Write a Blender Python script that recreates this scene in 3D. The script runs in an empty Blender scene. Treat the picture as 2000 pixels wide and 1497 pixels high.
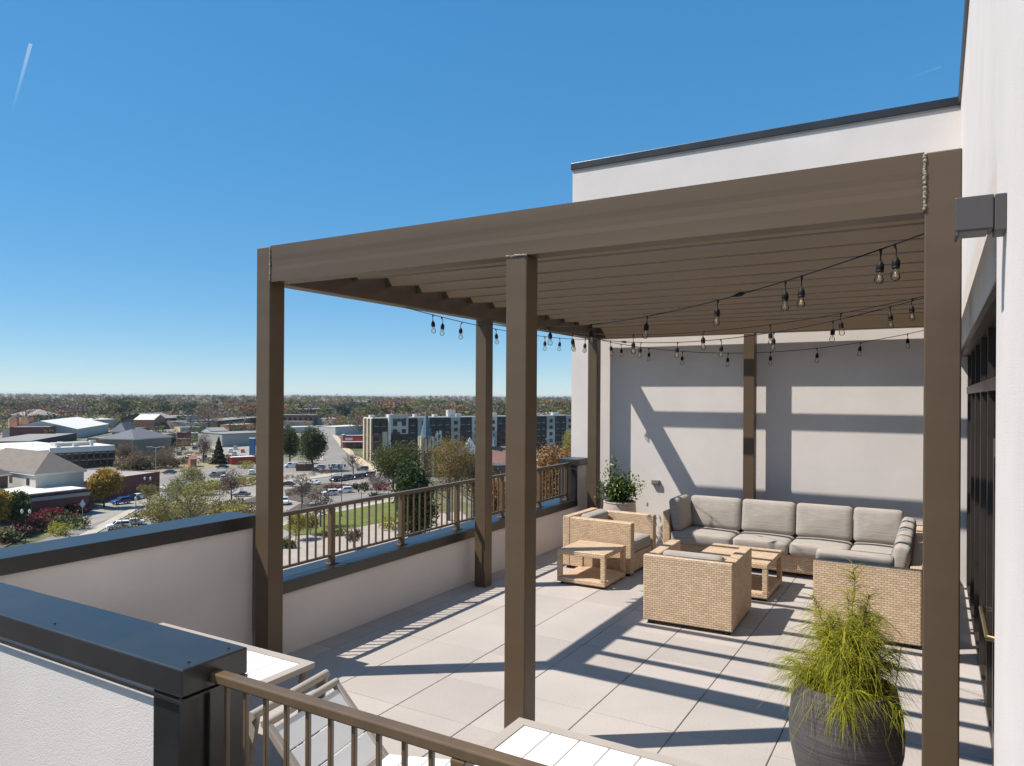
import bpy, bmesh, math, random
import numpy as np
from mathutils import Vector, Matrix

# ------------------------------------------------------------------ camera, sky, sun, exposure
scene = bpy.context.scene
COL = scene.collection
CAM_H = 2.2                      # eye height above the terrace floor (z = 0)
YAW, ROLL, FPX = 0.5293, 0.0054, 1419.3
GZ = -25.8                       # street level

cam_d = bpy.data.cameras.new('camera')
cam_d.sensor_width = 36.0
cam_d.lens = FPX / 2000.0 * 36.0
cam_d.shift_y = 25.16 / 2000.0
cam_d.clip_start = 0.05
cam_d.clip_end = 60000.0
cam = bpy.data.objects.new('camera', cam_d)
COL.objects.link(cam)
cam.matrix_world = (Matrix.Translation((0, 0, CAM_H)) @ Matrix.Rotation(YAW, 4, 'Z')
                    @ Matrix.Rotation(math.radians(90), 4, 'X') @ Matrix.Rotation(ROLL, 4, 'Z'))
scene.camera = cam

SUN_TRAVEL = Vector((0.588, 0.427, -1.0)).normalized()
SUN_EL = math.asin(-SUN_TRAVEL.z)
SUN_AZ = math.atan2(-SUN_TRAVEL.x, -SUN_TRAVEL.y)      # clockwise from +Y
world = bpy.data.worlds.new('World')
scene.world = world
world.use_nodes = True
wn = world.node_tree
wn.nodes.clear()
sky = wn.nodes.new('ShaderNodeTexSky')
sky.sky_type = 'NISHITA'
sky.sun_disc = False
sky.sun_elevation = SUN_EL
sky.sun_rotation = SUN_AZ
sky.altitude = 2000.0
sky.air_density = 1.0
sky.dust_density = 0.1
sky.ozone_density = 6.0
bg = wn.nodes.new('ShaderNodeBackground')
bg.inputs['Strength'].default_value = 0.105
wo = wn.nodes.new('ShaderNodeOutputWorld')
hsv = wn.nodes.new('ShaderNodeHueSaturation')
hsv.inputs['Saturation'].default_value = 1.72
gam = wn.nodes.new('ShaderNodeGamma')
gam.inputs['Gamma'].default_value = 0.42
gain = wn.nodes.new('ShaderNodeVectorMath'); gain.operation = 'MULTIPLY'; gain.inputs[1].default_value = (2.35, 2.52, 2.66)
wn.links.new(sky.outputs['Color'], gam.inputs['Color'])
wn.links.new(gam.outputs['Color'], gain.inputs[0])
wn.links.new(gain.outputs['Vector'], hsv.inputs['Color'])
wn.links.new(hsv.outputs['Color'], bg.inputs['Color'])
wn.links.new(bg.outputs['Background'], wo.inputs['Surface'])

sun_d = bpy.data.lights.new('sun', 'SUN')
sun_d.energy = 5.0
sun_d.angle = math.radians(0.55)
sun_d.color = (1.0, 0.94, 0.86)
sun = bpy.data.objects.new('sun', sun_d)
COL.objects.link(sun)
sun.rotation_euler = SUN_TRAVEL.to_track_quat('-Z', 'Y').to_euler()
sun.location = (-20, -15, 40)

scene.view_settings.view_transform = 'Standard'
scene.view_settings.look = 'None'
scene.view_settings.exposure = 0.42
scene.view_settings.gamma = 1.0
scene.view_settings.use_curve_mapping = False
scene.cycles.max_bounces = 8
scene.cycles.transparent_max_bounces = 12

# ------------------------------------------------------------------ helpers
rnd = random.Random(11)
_ct, _st = math.cos(YAW), math.sin(YAW)
FWD = Vector((-_st, _ct, 0)); RGT = Vector((_ct, _st, 0))

def ray(u, v):
    """direction of a sight line (photo survey, 2000 px wide frame)"""
    x, y = u - 1000.0, v - 773.66
    x, y = x * math.cos(ROLL) + y * math.sin(ROLL), -x * math.sin(ROLL) + y * math.cos(ROLL)
    return FWD + RGT * (x / FPX) - Vector((0, 0, 1)) * (y / FPX)

def site(u, v, h=0.0):
    """point of the town at height h above street level"""
    d = ray(u, v); t = (GZ + h - CAM_H) / d.z
    return Vector((0, 0, CAM_H)) + d * t

def at_dist(u, d, h=0.0):
    """point on bearing u, d metres ahead, h above street level"""
    r = ray(u, 774); return Vector((r.x * d, r.y * d, GZ + h))

def tag(o, label=None, cat=None, group=None, kind=None):
    if label: o['label'] = label
    if cat: o['category'] = cat
    if group: o['group'] = group
    if kind: o['kind'] = kind
    return o

def thing(name, label, cat, loc=(0, 0, 0), rz=0.0, group=None):
    o = bpy.data.objects.new(name, None)
    o.empty_display_size = 0.2
    COL.objects.link(o)
    o.location = loc; o.rotation_euler = (0, 0, rz)
    return tag(o, label, cat, group)

def link(name, me, parent=None, loc=(0, 0, 0), rot=(0, 0, 0), scale=(1, 1, 1)):
    o = bpy.data.objects.new(name, me)
    COL.objects.link(o)
    if parent is not None: o.parent = parent
    o.location = loc; o.rotation_euler = rot; o.scale = scale
    return o

def dup_tree(root, loc, rz=0.0, scale=None):
    r = root.copy(); COL.objects.link(r)
    r.location = loc; r.rotation_euler = (0, 0, rz)
    if scale: r.scale = (scale,) * 3
    for ch in list(root.children):
        c = ch.copy(); COL.objects.link(c); c.parent = r
        for g in list(ch.children):
            d = g.copy(); COL.objects.link(d); d.parent = c
    return r

class MB:
    """collects shapes for one mesh"""
    def __init__(s): s.v = []; s.f = []; s.m = []; s.mi = 0
    def add(s, vs, fs):
        n = len(s.v); s.v += [tuple(p) for p in vs]
        s.f += [tuple(i + n for i in f) for f in fs]; s.m += [s.mi] * len(fs); return s
    def box(s, x0, x1, y0, y1, z0, z1):
        return s.add([(x0,y0,z0),(x1,y0,z0),(x1,y1,z0),(x0,y1,z0),(x0,y0,z1),(x1,y0,z1),(x1,y1,z1),(x0,y1,z1)],
                     [(0,3,2,1),(4,5,6,7),(0,1,5,4),(1,2,6,5),(2,3,7,6),(3,0,4,7)])
    def obox(s, M, x0, x1, y0, y1, z0, z1):
        n = len(s.v); s.box(x0, x1, y0, y1, z0, z1)
        for i in range(n, len(s.v)): s.v[i] = tuple(M @ Vector(s.v[i]))
        return s
    def prism(s, pts, z0, z1):
        n = len(pts)
        vs = [(p[0], p[1], z0) for p in pts] + [(p[0], p[1], z1) for p in pts]
        fs = [tuple(range(n - 1, -1, -1)), tuple(range(n, 2 * n))]
        fs += [(i, (i + 1) % n, n + (i + 1) % n, n + i) for i in range(n)]
        return s.add(vs, fs)
    def quad(s, a, b, c, d): return s.add([a, b, c, d], [(0, 1, 2, 3)])
    def poly(s, pts): return s.add(pts, [tuple(range(len(pts)))])
    def tube(s, pts, r, n=6, cap=True):
        pts = [Vector(p) for p in pts]; N = len(pts)
        rs = r if isinstance(r, (list, tuple)) else [r] * N
        rings = []; up = Vector((0.13, 0.21, 0.97))
        for i, p in enumerate(pts):
            t = (pts[min(i + 1, N - 1)] - pts[max(i - 1, 0)])
            t = t.normalized() if t.length > 1e-9 else Vector((0, 0, 1))
            a = t.cross(up)
            if a.length < 1e-3: a = t.cross(Vector((1, 0, 0)))
            a.normalize(); b = t.cross(a)
            rings.append([p + (a * math.cos(2 * math.pi * k / n) + b * math.sin(2 * math.pi * k / n)) * rs[i] for k in range(n)])
        vs = [q for rg in rings for q in rg]; fs = []
        for i in range(N - 1):
            for k in range(n):
                k2 = (k + 1) % n
                fs.append((i * n + k, (i + 1) * n + k, (i + 1) * n + k2, i * n + k2))
        if cap:
            fs.append(tuple(range(n))); fs.append(tuple((N - 1) * n + k for k in range(n - 1, -1, -1)))
        return s.add(vs, fs)
    def lathe(s, prof, n=24, c=(0, 0, 0)):
        vs = []; fs = []
        for (r, z) in prof:
            for k in range(n):
                a = 2 * math.pi * k / n
                vs.append((c[0] + r * math.cos(a), c[1] + r * math.sin(a), c[2] + z))
        for i in range(len(prof) - 1):
            for k in range(n):
                k2 = (k + 1) % n
                fs.append((i * n + k, i * n + k2, (i + 1) * n + k2, (i + 1) * n + k))
        return s.add(vs, fs)
    def mesh(s, name, mats, bevel=0.0, seg=2, smooth=False, uv=False):
        me = bpy.data.meshes.new(name)
        me.from_pydata(s.v, [], s.f)
        if not isinstance(mats, (list, tuple)): mats = [mats]
        for m in mats: me.materials.append(M[m] if isinstance(m, str) else m)
        if len(mats) > 1: me.polygons.foreach_set('material_index', s.m)
        bm = bmesh.new(); bm.from_mesh(me)
        bmesh.ops.recalc_face_normals(bm, faces=bm.faces)
        if bevel > 0:
            es = [e for e in bm.edges if len(e.link_faces) == 2 and e.calc_face_angle(0) > 0.5]
            bmesh.ops.bevel(bm, geom=es, offset=bevel, segments=seg, profile=0.5, affect='EDGES', clamp_overlap=True)
        bm.to_mesh(me); bm.free()
        if smooth:
            me.polygons.foreach_set('use_smooth', [True] * len(me.polygons))
            try: me.set_sharp_from_angle(angle=math.radians(40))
            except Exception: pass
        if uv: box_uv(me)
        me.update()
        return me
    def build(s, name, mats, parent=None, loc=(0, 0, 0), rot=(0, 0, 0), **k):
        return link(name, s.mesh(name, mats, **k), parent, loc, rot)

def box_uv(me):
    lay = me.uv_layers.new(name='UVMap')
    for p in me.polygons:
        n = p.normal; ax = max(range(3), key=lambda i: abs(n[i]))
        for li in p.loop_indices:
            c = me.vertices[me.loops[li].vertex_index].co
            lay.data[li].uv = ((c.y, c.z) if ax == 0 else (c.x, c.z) if ax == 1 else (c.x, c.y))

def cushion_mesh(name, sx, sy, sz, r, puff, mat, n=10):
    """soft rounded box centred on the origin, slightly puffed on its broad faces"""
    bm = bmesh.new()
    bmesh.ops.create_cube(bm, size=2.0)
    bmesh.ops.subdivide_edges(bm, edges=bm.edges[:], cuts=n, use_grid_fill=True)
    h = Vector((sx / 2, sy / 2, sz / 2)); thin = min(range(3), key=lambda i: h[i])
    o1, o2 = [i for i in range(3) if i != thin]
    for v in bm.verts:
        # push grid lines towards the rim
        c = [math.copysign(abs(a) ** 0.75, a) for a in v.co]
        p = Vector((c[0] * h.x, c[1] * h.y, c[2] * h.z))
        q = Vector([max(-h[i] + r, min(h[i] - r, p[i])) for i in range(3)])
        d = p - q
        if d.length > 1e-6: p = q + d.normalized() * min(r, d.length if d.length < r else r)
        a, b = c[o1], c[o2]
        p[thin] += math.copysign(puff * (1 - a * a) * (1 - b * b), v.co[thin]) if abs(v.co[thin]) > 0.5 else 0
        v.co = p
    me = bpy.data.meshes.new(name); bm.to_mesh(me); bm.free()
    me.materials.append(M[mat])
    me.polygons.foreach_set('use_smooth', [True] * len(me.polygons))
    return me

# ------------------------------------------------------------------ materials
M = {}
def mat(name, color=(0.5, 0.5, 0.5), rough=0.6, metal=0.0, spec=0.5, var=0.0, vscale=3.0, bump=0.0, bscale=40.0,
        bdist=0.01, coord='Object', streak=None, rvar=0.0, trans=0.0):
    m = bpy.data.materials.new(name); m.use_nodes = True; M[name] = m
    nt = m.node_tree; N = nt.nodes; L = nt.links
    b = N['Principled BSDF']
    b.inputs['Base Color'].default_value = (*color, 1); b.inputs['Roughness'].default_value = rough
    b.inputs['Metallic'].default_value = metal; b.inputs['Specular IOR Level'].default_value = spec
    if var or bump or rvar:
        tc = N.new('ShaderNodeTexCoord'); mp = N.new('ShaderNodeMapping')
        L.new(tc.outputs[coord], mp.inputs['Vector'])
        if streak: mp.inputs['Scale'].default_value = streak
    if var:
        no = N.new('ShaderNodeTexNoise'); no.inputs['Scale'].default_value = vscale
        no.inputs['Detail'].default_value = 6; no.inputs['Roughness'].default_value = 0.6
        L.new(mp.outputs['Vector'], no.inputs['Vector'])
        cr = N.new('ShaderNodeValToRGB')
        cr.color_ramp.elements[0].position = 0.3; cr.color_ramp.elements[1].position = 0.7
        cr.color_ramp.elements[0].color = (*[max(0, c * (1 - var)) for c in color], 1)
        cr.color_ramp.elements[1].color = (*[min(1, c * (1 + var)) for c in color], 1)
        L.new(no.outputs['Fac'], cr.inputs['Fac']); L.new(cr.outputs['Color'], b.inputs['Base Color'])
        if rvar:
            mr = N.new('ShaderNodeMapRange'); mr.inputs['To Min'].default_value = rough - rvar; mr.inputs['To Max'].default_value = rough + rvar
            L.new(no.outputs['Fac'], mr.inputs['Value']); L.new(mr.outputs['Result'], b.inputs['Roughness'])
    if bump:
        nb = N.new('ShaderNodeTexNoise'); nb.inputs['Scale'].default_value = bscale; nb.inputs['Detail'].default_value = 4
        L.new(mp.outputs['Vector'], nb.inputs['Vector'])
        bp = N.new('ShaderNodeBump'); bp.inputs['Strength'].default_value = bump; bp.inputs['Distance'].default_value = bdist
        L.new(nb.outputs['Fac'], bp.inputs['Height']); L.new(bp.outputs['Normal'], b.inputs['Normal'])
    return m

mat('stucco', (0.645, 0.600, 0.568), 0.9, var=0.05, vscale=1.7, bump=0.35, bscale=160, bdist=0.006, spec=0.2)
mat('pergola_paint', (0.092, 0.061, 0.034), 0.44, var=0.10, vscale=1.0, bump=0.06, bscale=4, bdist=0.004, streak=(0.25, 0.9, 5.0), rvar=0.08)
mat('weld', (0.26, 0.22, 0.17), 0.35, var=0.3, vscale=60, bump=0.6, bscale=180, bdist=0.004)
mat('coping_metal', (0.017, 0.0165, 0.016), 0.36, var=0.35, vscale=2.6, rvar=0.08, bump=0.10, bscale=2.2, bdist=0.02, spec=0.7)
mat('rail_paint', (0.115, 0.078, 0.045), 0.33, var=0.12, vscale=8, bump=0.12, bscale=60, bdist=0.002)
mat('black_rubber', (0.006, 0.006, 0.007), 0.6, spec=0.25)
mat('bronze_frame', (0.035, 0.028, 0.024), 0.38, var=0.1, vscale=4)
mat('lamp_metal', (0.062, 0.056, 0.056), 0.45, var=0.05, vscale=6)
mat('white_plank', (0.72, 0.71, 0.69), 0.55, var=0.02, vscale=4)
mat('taupe_frame', (0.37, 0.325, 0.28), 0.5, var=0.04, vscale=6)
mat('planter_clay', (0.42, 0.345, 0.30), 0.8, var=0.08, vscale=5, bump=0.15, bscale=40)
mat('soil', (0.035, 0.024, 0.016), 0.95, var=0.4, vscale=30, bump=0.8, bscale=60, bdist=0.02)
mat('dark_gap', (0.02, 0.02, 0.02), 0.9)
mat('foot_plastic', (0.02, 0.018, 0.016), 0.6)
mat('outlet', (0.16, 0.15, 0.145), 0.5)
mat('brass', (0.5, 0.38, 0.2), 0.35, metal=1.0)
mat('filament', (0.80, 0.62, 0.36), 0.5)
mat('interior', (0.05, 0.045, 0.04), 0.9)

def paver_mat():
    m = mat('paver', (0.525, 0.49, 0.465), 0.85, spec=0.25)
    nt = m.node_tree; N = nt.nodes; L = nt.links; b = N['Principled BSDF']
    tc = N.new('ShaderNodeTexCoord'); oi = N.new('ShaderNodeObjectInfo'); geo = N.new('ShaderNodeNewGeometry')
    def noise(scale, det=4):
        n = N.new('ShaderNodeTexNoise'); n.inputs['Scale'].default_value = scale; n.inputs['Detail'].default_value = det
        L.new(geo.outputs['Position'], n.inputs['Vector']); return n
    big, fine, speck = noise(1.6), noise(75, 4), noise(260, 2)
    def madd(a, k, c):
        x = N.new('ShaderNodeMath'); x.operation = 'MULTIPLY_ADD'; L.new(a, x.inputs[0]); x.inputs[1].default_value = k
        if isinstance(c, float): x.inputs[2].default_value = c
        else: L.new(c, x.inputs[2])
        return x.outputs[0]
    f = madd(oi.outputs['Random'], 0.16, 0.555)
    f = madd(big.outputs['Fac'], 0.30, f)
    f = madd(fine.outputs['Fac'], 0.30, f)
    f = madd(speck.outputs['Fac'], 0.34, f)
    mx = N.new('ShaderNodeVectorMath'); mx.operation = 'SCALE'
    mx.inputs[0].default_value = (0.352, 0.316, 0.288); L.new(f, mx.inputs['Scale'])
    L.new(mx.outputs['Vector'], b.inputs['Base Color'])
    bp = N.new('ShaderNodeBump'); bp.inputs['Strength'].default_value = 0.35; bp.inputs['Distance'].default_value = 0.004
    L.new(fine.outputs['Fac'], bp.inputs['Height']); L.new(bp.outputs['Normal'], b.inputs['Normal'])
paver_mat()

def wicker_mat():
    m = mat('wicker', (0.55, 0.42, 0.30), 0.6, spec=0.35)
    nt = m.node_tree; N = nt.nodes; L = nt.links; b = N['Principled BSDF']
    tc = N.new('ShaderNodeTexCoord'); 
    br = N.new('ShaderNodeTexBrick')
    br.offset = 0.5; br.inputs['Scale'].default_value = 1.0
    br.inputs['Brick Width'].default_value = 0.047; br.inputs['Row Height'].default_value = 0.0205
    br.inputs['Mortar Size'].default_value = 0.0024; br.inputs['Mortar Smooth'].default_value = 0.5
    br.inputs['Bias'].default_value = 0.0
    br.inputs['Color1'].default_value = (0.70, 0.515, 0.345, 1); br.inputs['Color2'].default_value = (0.55, 0.395, 0.26, 1)
    br.inputs['Mortar'].default_value = (0.34, 0.235, 0.15, 1)
    L.new(tc.outputs['UV'], br.inputs['Vector'])
    no = N.new('ShaderNodeTexNoise'); no.inputs['Scale'].default_value = 7; L.new(tc.outputs['UV'], no.inputs['Vector'])
    hs = N.new('ShaderNodeHueSaturation'); mr = N.new('ShaderNodeMapRange')
    mr.inputs['To Min'].default_value = 0.88; mr.inputs['To Max'].default_value = 1.12
    L.new(no.outputs['Fac'], mr.inputs['Value']); L.new(mr.outputs['Result'], hs.inputs['Value'])
    L.new(br.outputs['Color'], hs.inputs['Color']); L.new(hs.outputs['Color'], b.inputs['Base Color'])
    ma = N.new('ShaderNodeMath'); ma.operation = 'SUBTRACT'; ma.inputs[0].default_value = 1.0
    L.new(br.outputs['Fac'], ma.inputs[1])
    bp = N.new('ShaderNodeBump'); bp.inputs['Strength'].default_value = 0.9; bp.inputs['Distance'].default_value = 0.006
    L.new(ma.outputs[0], bp.inputs['Height']); L.new(bp.outputs['Normal'], b.inputs['Normal'])
wicker_mat()

def fabric_mat(name, c1, c2):
    m = mat(name, c1, 0.95, spec=0.15)
    nt = m.node_tree; N = nt.nodes; L = nt.links; b = N['Principled BSDF']
    tc = N.new('ShaderNodeTexCoord'); mp = N.new('ShaderNodeMapping'); mp.inputs['Scale'].default_value = (5, 90, 170)
    L.new(tc.outputs['Object'], mp.inputs['Vector'])
    no = N.new('ShaderNodeTexNoise'); no.inputs['Scale'].default_value = 1.0; no.inputs['Detail'].default_value = 5
    L.new(mp.outputs['Vector'], no.inputs['Vector'])
    cr = N.new('ShaderNodeValToRGB'); cr.color_ramp.elements[0].position = 0.32; cr.color_ramp.elements[1].position = 0.68
    cr.color_ramp.elements[0].color = (*c1, 1); cr.color_ramp.elements[1].color = (*c2, 1)
    L.new(no.outputs['Fac'], cr.inputs['Fac']); L.new(cr.outputs['Color'], b.inputs['Base Color'])
    n2 = N.new('ShaderNodeTexNoise'); n2.inputs['Scale'].default_value = 5; L.new(tc.outputs['Object'], n2.inputs['Vector'])
    bp = N.new('ShaderNodeBump'); bp.inputs['Strength'].default_value = 0.3; bp.inputs['Distance'].default_value = 0.03
    L.new(n2.outputs['Fac'], bp.inputs['Height']); L.new(bp.outputs['Normal'], b.inputs['Normal'])
fabric_mat('cushion_fabric', (0.285, 0.252, 0.220), (0.400, 0.360, 0.318))

def pot_mat():
    m = mat('ribbed_pot', (0.055, 0.048, 0.046), 0.62, spec=0.4)
    nt = m.node_tree; N = nt.nodes; L = nt.links; b = N['Principled BSDF']
    tc = N.new('ShaderNodeTexCoord'); mp = N.new('ShaderNodeMapping'); mp.inputs['Scale'].default_value = (5, 5, 190)
    L.new(tc.outputs['Object'], mp.inputs['Vector'])
    no = N.new('ShaderNodeTexNoise'); no.inputs['Scale'].default_value = 1.0; no.inputs['Detail'].default_value = 4; no.inputs['Distortion'].default_value = 0.4
    L.new(mp.outputs['Vector'], no.inputs['Vector'])
    cr = N.new('ShaderNodeValToRGB'); cr.color_ramp.elements[0].position = 0.4; cr.color_ramp.elements[1].position = 0.75
    cr.color_ramp.elements[0].color = (0.056, 0.049, 0.049, 1); cr.color_ramp.elements[1].color = (0.125, 0.112, 0.109, 1)
    L.new(no.outputs['Fac'], cr.inputs['Fac']); L.new(cr.outputs['Color'], b.inputs['Base Color'])
    bp = N.new('ShaderNodeBump'); bp.inputs['Strength'].default_value = 0.5; bp.inputs['Distance'].default_value = 0.003
    L.new(no.outputs['Fac'], bp.inputs['Height']); L.new(bp.outputs['Normal'], b.inputs['Normal'])
pot_mat()

def glass_mat(name, tint=(1, 1, 1), clear=0.9, rough=0.03):
    m = bpy.data.materials.new(name); m.use_nodes = True; M[name] = m
    nt = m.node_tree; N = nt.nodes; L = nt.links; N.clear()
    o = N.new('ShaderNodeOutputMaterial'); t = N.new('ShaderNodeBsdfTransparent'); g = N.new('ShaderNodeBsdfGlossy')
    t.inputs['Color'].default_value = (*tint, 1); g.inputs['Roughness'].default_value = rough
    fr = N.new('ShaderNodeFresnel'); fr.inputs['IOR'].default_value = 1.32
    ad = N.new('ShaderNodeMath'); ad.operation = 'ADD'; ad.inputs[1].default_value = 1 - clear
    mx = N.new('ShaderNodeMixShader'); L.new(fr.outputs[0], ad.inputs[0]); L.new(ad.outputs[0], mx.inputs['Fac'])
    L.new(t.outputs[0], mx.inputs[1]); L.new(g.outputs[0], mx.inputs[2]); L.new(mx.outputs[0], o.inputs['Surface'])
glass_mat('bulb_glass', (0.99, 0.98, 0.96), 0.985)
glass_mat('shop_glass', (0.25, 0.27, 0.28), 0.95)

def leaf_mat(name, attr=True, color=(0.06, 0.1, 0.02), trans=0.35, rough=0.6):
    m = bpy.data.materials.new(name); m.use_nodes = True; M[name] = m
    nt = m.node_tree; N = nt.nodes; L = nt.links; b = N['Principled BSDF']
    b.inputs['Roughness'].default_value = rough; b.inputs['Specular IOR Level'].default_value = 0.3
    tl = N.new('ShaderNodeBsdfTranslucent'); mx = N.new('ShaderNodeMixShader'); mx.inputs['Fac'].default_value = trans
    if attr:
        at = N.new('ShaderNodeAttribute'); at.attribute_name = 'Col'
        L.new(at.outputs['Color'], b.inputs['Base Color']); L.new(at.outputs['Color'], tl.inputs['Color'])
    else:
        b.inputs['Base Color'].default_value = (*color, 1); tl.inputs['Color'].default_value = (*color, 1)
    L.new(b.outputs[0], mx.inputs[1]); L.new(tl.outputs[0], mx.inputs[2])
    L.new(mx.outputs[0], N['Material Output'].inputs['Surface'])
leaf_mat('leaves'); leaf_mat('glossy_leaves', rough=0.32, trans=0.2)
mat('bark', (0.085, 0.068, 0.055), 0.9, var=0.3, vscale=3)
mat('twigs', (0.16, 0.125, 0.11), 0.9, var=0.2, vscale=2)

# ------------------------------------------------------------------ terrace
# pergola frame: front face y 3.90, left face x -4.605; parapet inner face x -4.75, outer -5.03; back wall y 10.475
XL, XO, YB, XR, XN = -4.75, -5.03, 10.475, 0.235, 0.185

floor = MB().box(XO + 0.02, 3.0, -4.0, YB + 0.3, -0.16, -0.045).build('terrace_floor', 'dark_gap')
tag(floor, kind='structure')
PX, PY, PX0, PY0 = 0.608, 0.614, -2.695, 4.055
jt = 0.006
pav = {}
def paver_mesh(w, d):
    k = (round(w, 3), round(d, 3))
    if k not in pav:
        pav[k] = MB().box(-w / 2, w / 2, -d / 2, d / 2, -0.045, 0).mesh('paver', 'paver', bevel=0.003, seg=1)
    return pav[k]
xs = [PX0 + PX * i for i in range(-4, 7)]; ys = [PY0 + PY * j for j in range(-4, 12)]
xs = [max(x, XL) for x in xs if x > XL - PX]; xs = [XL] + [x for x in xs if x > XL + 0.05]
xs = [x for x in xs if x < 0.40]; xs.append(0.42)
ys = [y for y in ys if 1.95 < y < YB - 0.05] + [YB - 0.01]
ys = [1.92] + ys
for i in range(len(xs) - 1):
    for j in range(len(ys) - 1):
        w = xs[i + 1] - xs[i] - jt; d = ys[j + 1] - ys[j] - jt
        if w < 0.03 or d < 0.03: continue
        link('paver', paver_mesh(w, d), floor, ((xs[i] + xs[i + 1]) / 2, (ys[j] + ys[j + 1]) / 2, rnd.uniform(-0.0012, 0.0008)),
             (rnd.uniform(-.0015, .0015), rnd.uniform(-.0015, .0015), 0))

def coping(parent, x0, x1, y0, y1, ztop, drop=0.10, skip=()):
    """sheet-metal cap: flat top with folded fascias"""
    mb = MB().box(x0, x1, y0, y1, ztop - drop, ztop)
    return mb.build('coping', 'coping_metal', parent, bevel=0.006, seg=2)

# low parapet along the left side, with its railing
p = thing('parapet_wall', 'low white stucco parapet with blue-grey metal coping under the long railing', 'wall', (XL, 4.0, 0))
MB().box(-0.28, 0, 0.03, YB - 4.0 - 0.362, -1.5, 0.54).build('wall', 'stucco', p)
coping(p, -0.31, 0.03, 0.045, YB - 4.0 - 0.40, 0.626)
MB().box(-0.17, 0.0, 0.05, YB - 4.0 - 0.42, 0.6262, 0.6282).build('standing_seam', 'coping_metal', p)
# tall parapet nearer the camera
p = thing('parapet_wall', 'tall white stucco parapet in shade beside the front left pergola post', 'wall', (XL, 4.0, 0))
MB().box(-0.28, 0, -7.0, 0.0, -1.5, 1.15).build('wall', 'stucco', p)
coping(p, -0.31, 0.03, -7.0, 0.03, 1.23)
MB().box(-0.283, 0.004, 0.0, 0.028, 0.3, 1.13).build('end_flashing', 'coping_metal', p)
# pier where the railing ends at the back wall
p = thing('parapet_pier', 'short black metal clad pier ending the side railing at the back wall', 'pier', (XL, YB, 0))
MB().box(-0.28, 0.0, -0.36, -0.002, -1.5, 1.15).build('wall', 'stucco', p)
MB().box(-0.285, 0.004, -0.385, -0.361, 0.52, 1.14).build('end_flashing', 'coping_metal', p)
coping(p, -0.31, 0.03, -0.40, -0.005, 1.235)
# near parapet in the foreground
p = thing('parapet_wall', 'sunlit white stucco parapet with wide blue-grey coping in the left foreground', 'wall', (-2.30, 1.65, 0))
MB().box(-3.0, -0.165, -0.017, 0.22, -1.5, 1.14).build('wall', 'stucco', p)
MB().box(-0.16, -0.012, -0.021, 0.226, -1.5, 1.13).build('end_flashing', 'coping_metal', p, bevel=0.004)
MB().box(-0.01, 0.008, 0.09, 0.245, -1.5, 1.12).build('flashing_lap', 'coping_metal', p, bevel=0.003)
c = coping(p, -3.0, 0.018, -0.03, 0.25, 1.23)
MB().box(-2.99, 0.018, -0.040, -0.031, 1.112, 1.122).build('drip_edge', 'coping_metal', c)
MB().box(-0.004, 0.022, -0.028, 0.248, 1.118, 1.126).build('drip_edge', 'coping_metal', c)
for sx, sy in ((-0.03, 0.03), (-0.03, 0.2), (-0.9, 0.02)):
    MB().lathe([(0.0, 0.006), (0.005, 0.005), (0.006, 0.0)], 8, (sx, sy, 1.23)).build('screw', 'coping_metal', c)
# low parapet under the front railing
p = thing('parapet_wall', 'low stucco parapet under the front railing at the bottom edge', 'wall', (-2.28, 1.65, 0))
MB().box(0.03, 2.46, 0.0, 0.22, -1.5, 0.54).build('wall', 'stucco', p)
coping(p, 0.03, 2.46, -0.03, 0.25, 0.626)

def railing(name, label, A, B, posts, bal_pitch, bal0, L):
    """runs along local +y from 0 to L; z absolute"""
    t = thing(name, label, 'railing', A, B)
    MB().box(-0.024, 0.024, 0, L, 1.148, 1.185).build('top_rail', 'rail_paint', t, bevel=0.006)
    MB().box(-0.013, 0.013, 0.0, L, 0.695, 0.718).build('bottom_rail', 'rail_paint', t, bevel=0.004)
    pm = MB().box(-0.0255, 0.0255, -0.0255, 0.0255, 0.628, 1.147).box(-0.05, 0.05, -0.05, 0.05, 0.6275, 0.637).mesh('post', 'rail_paint', bevel=0.004)
    for y in posts: link('post', pm, t, (0, y, 0))
    bmsh = MB().box(-0.0085, 0.0085, -0.0085, 0.0085, 0.7185, 1.1475).mesh('baluster', 'rail_paint', bevel=0.003, seg=1)
    y = bal0
    while y < L - 0.02:
        if all(abs(y - q) > 0.04 for q in posts): link('baluster', bmsh, t, (0, y, 0))
        y += bal_pitch
    return t
railing('balcony_railing', 'long bronze metal railing on the left parapet behind the pergola posts', (-4.87, 4.05, 0), 0.0,
        [0.955, 1.98, 3.005, 4.03, 5.055, 5.93], 0.1025, 0.0375, 6.0)
railing('balcony_railing', 'bronze metal railing crossing the bottom of the picture in front of the white chair', (-2.285, 1.757, 0), -math.pi / 2,
        [1.095, 2.12], 0.1022, 0.066, 2.46)

# ------------------------------------------------------------------ building
bk = thing('building_wall', 'white stucco back wall with black metal coping behind the sectional sofa', 'wall', (0, YB, 0))
MB().box(XO, XR, 0, 0.3, -1.5, 5.80).build('wall', 'stucco', bk)
MB().box(XO - 0.02, XR, -0.03, 0.33, 5.80, 5.905).build('coping', 'coping_metal', bk, bevel=0.006)
MB().box(-5.03, XR, -0.016, -0.001, 5.775, 5.799).build('drip_edge', 'taupe_frame', bk)
MB().box(XO, XO + 0.3, 0.3, 14.0, -1.5, 5.80).build('side_wall', 'stucco', bk)
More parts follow.
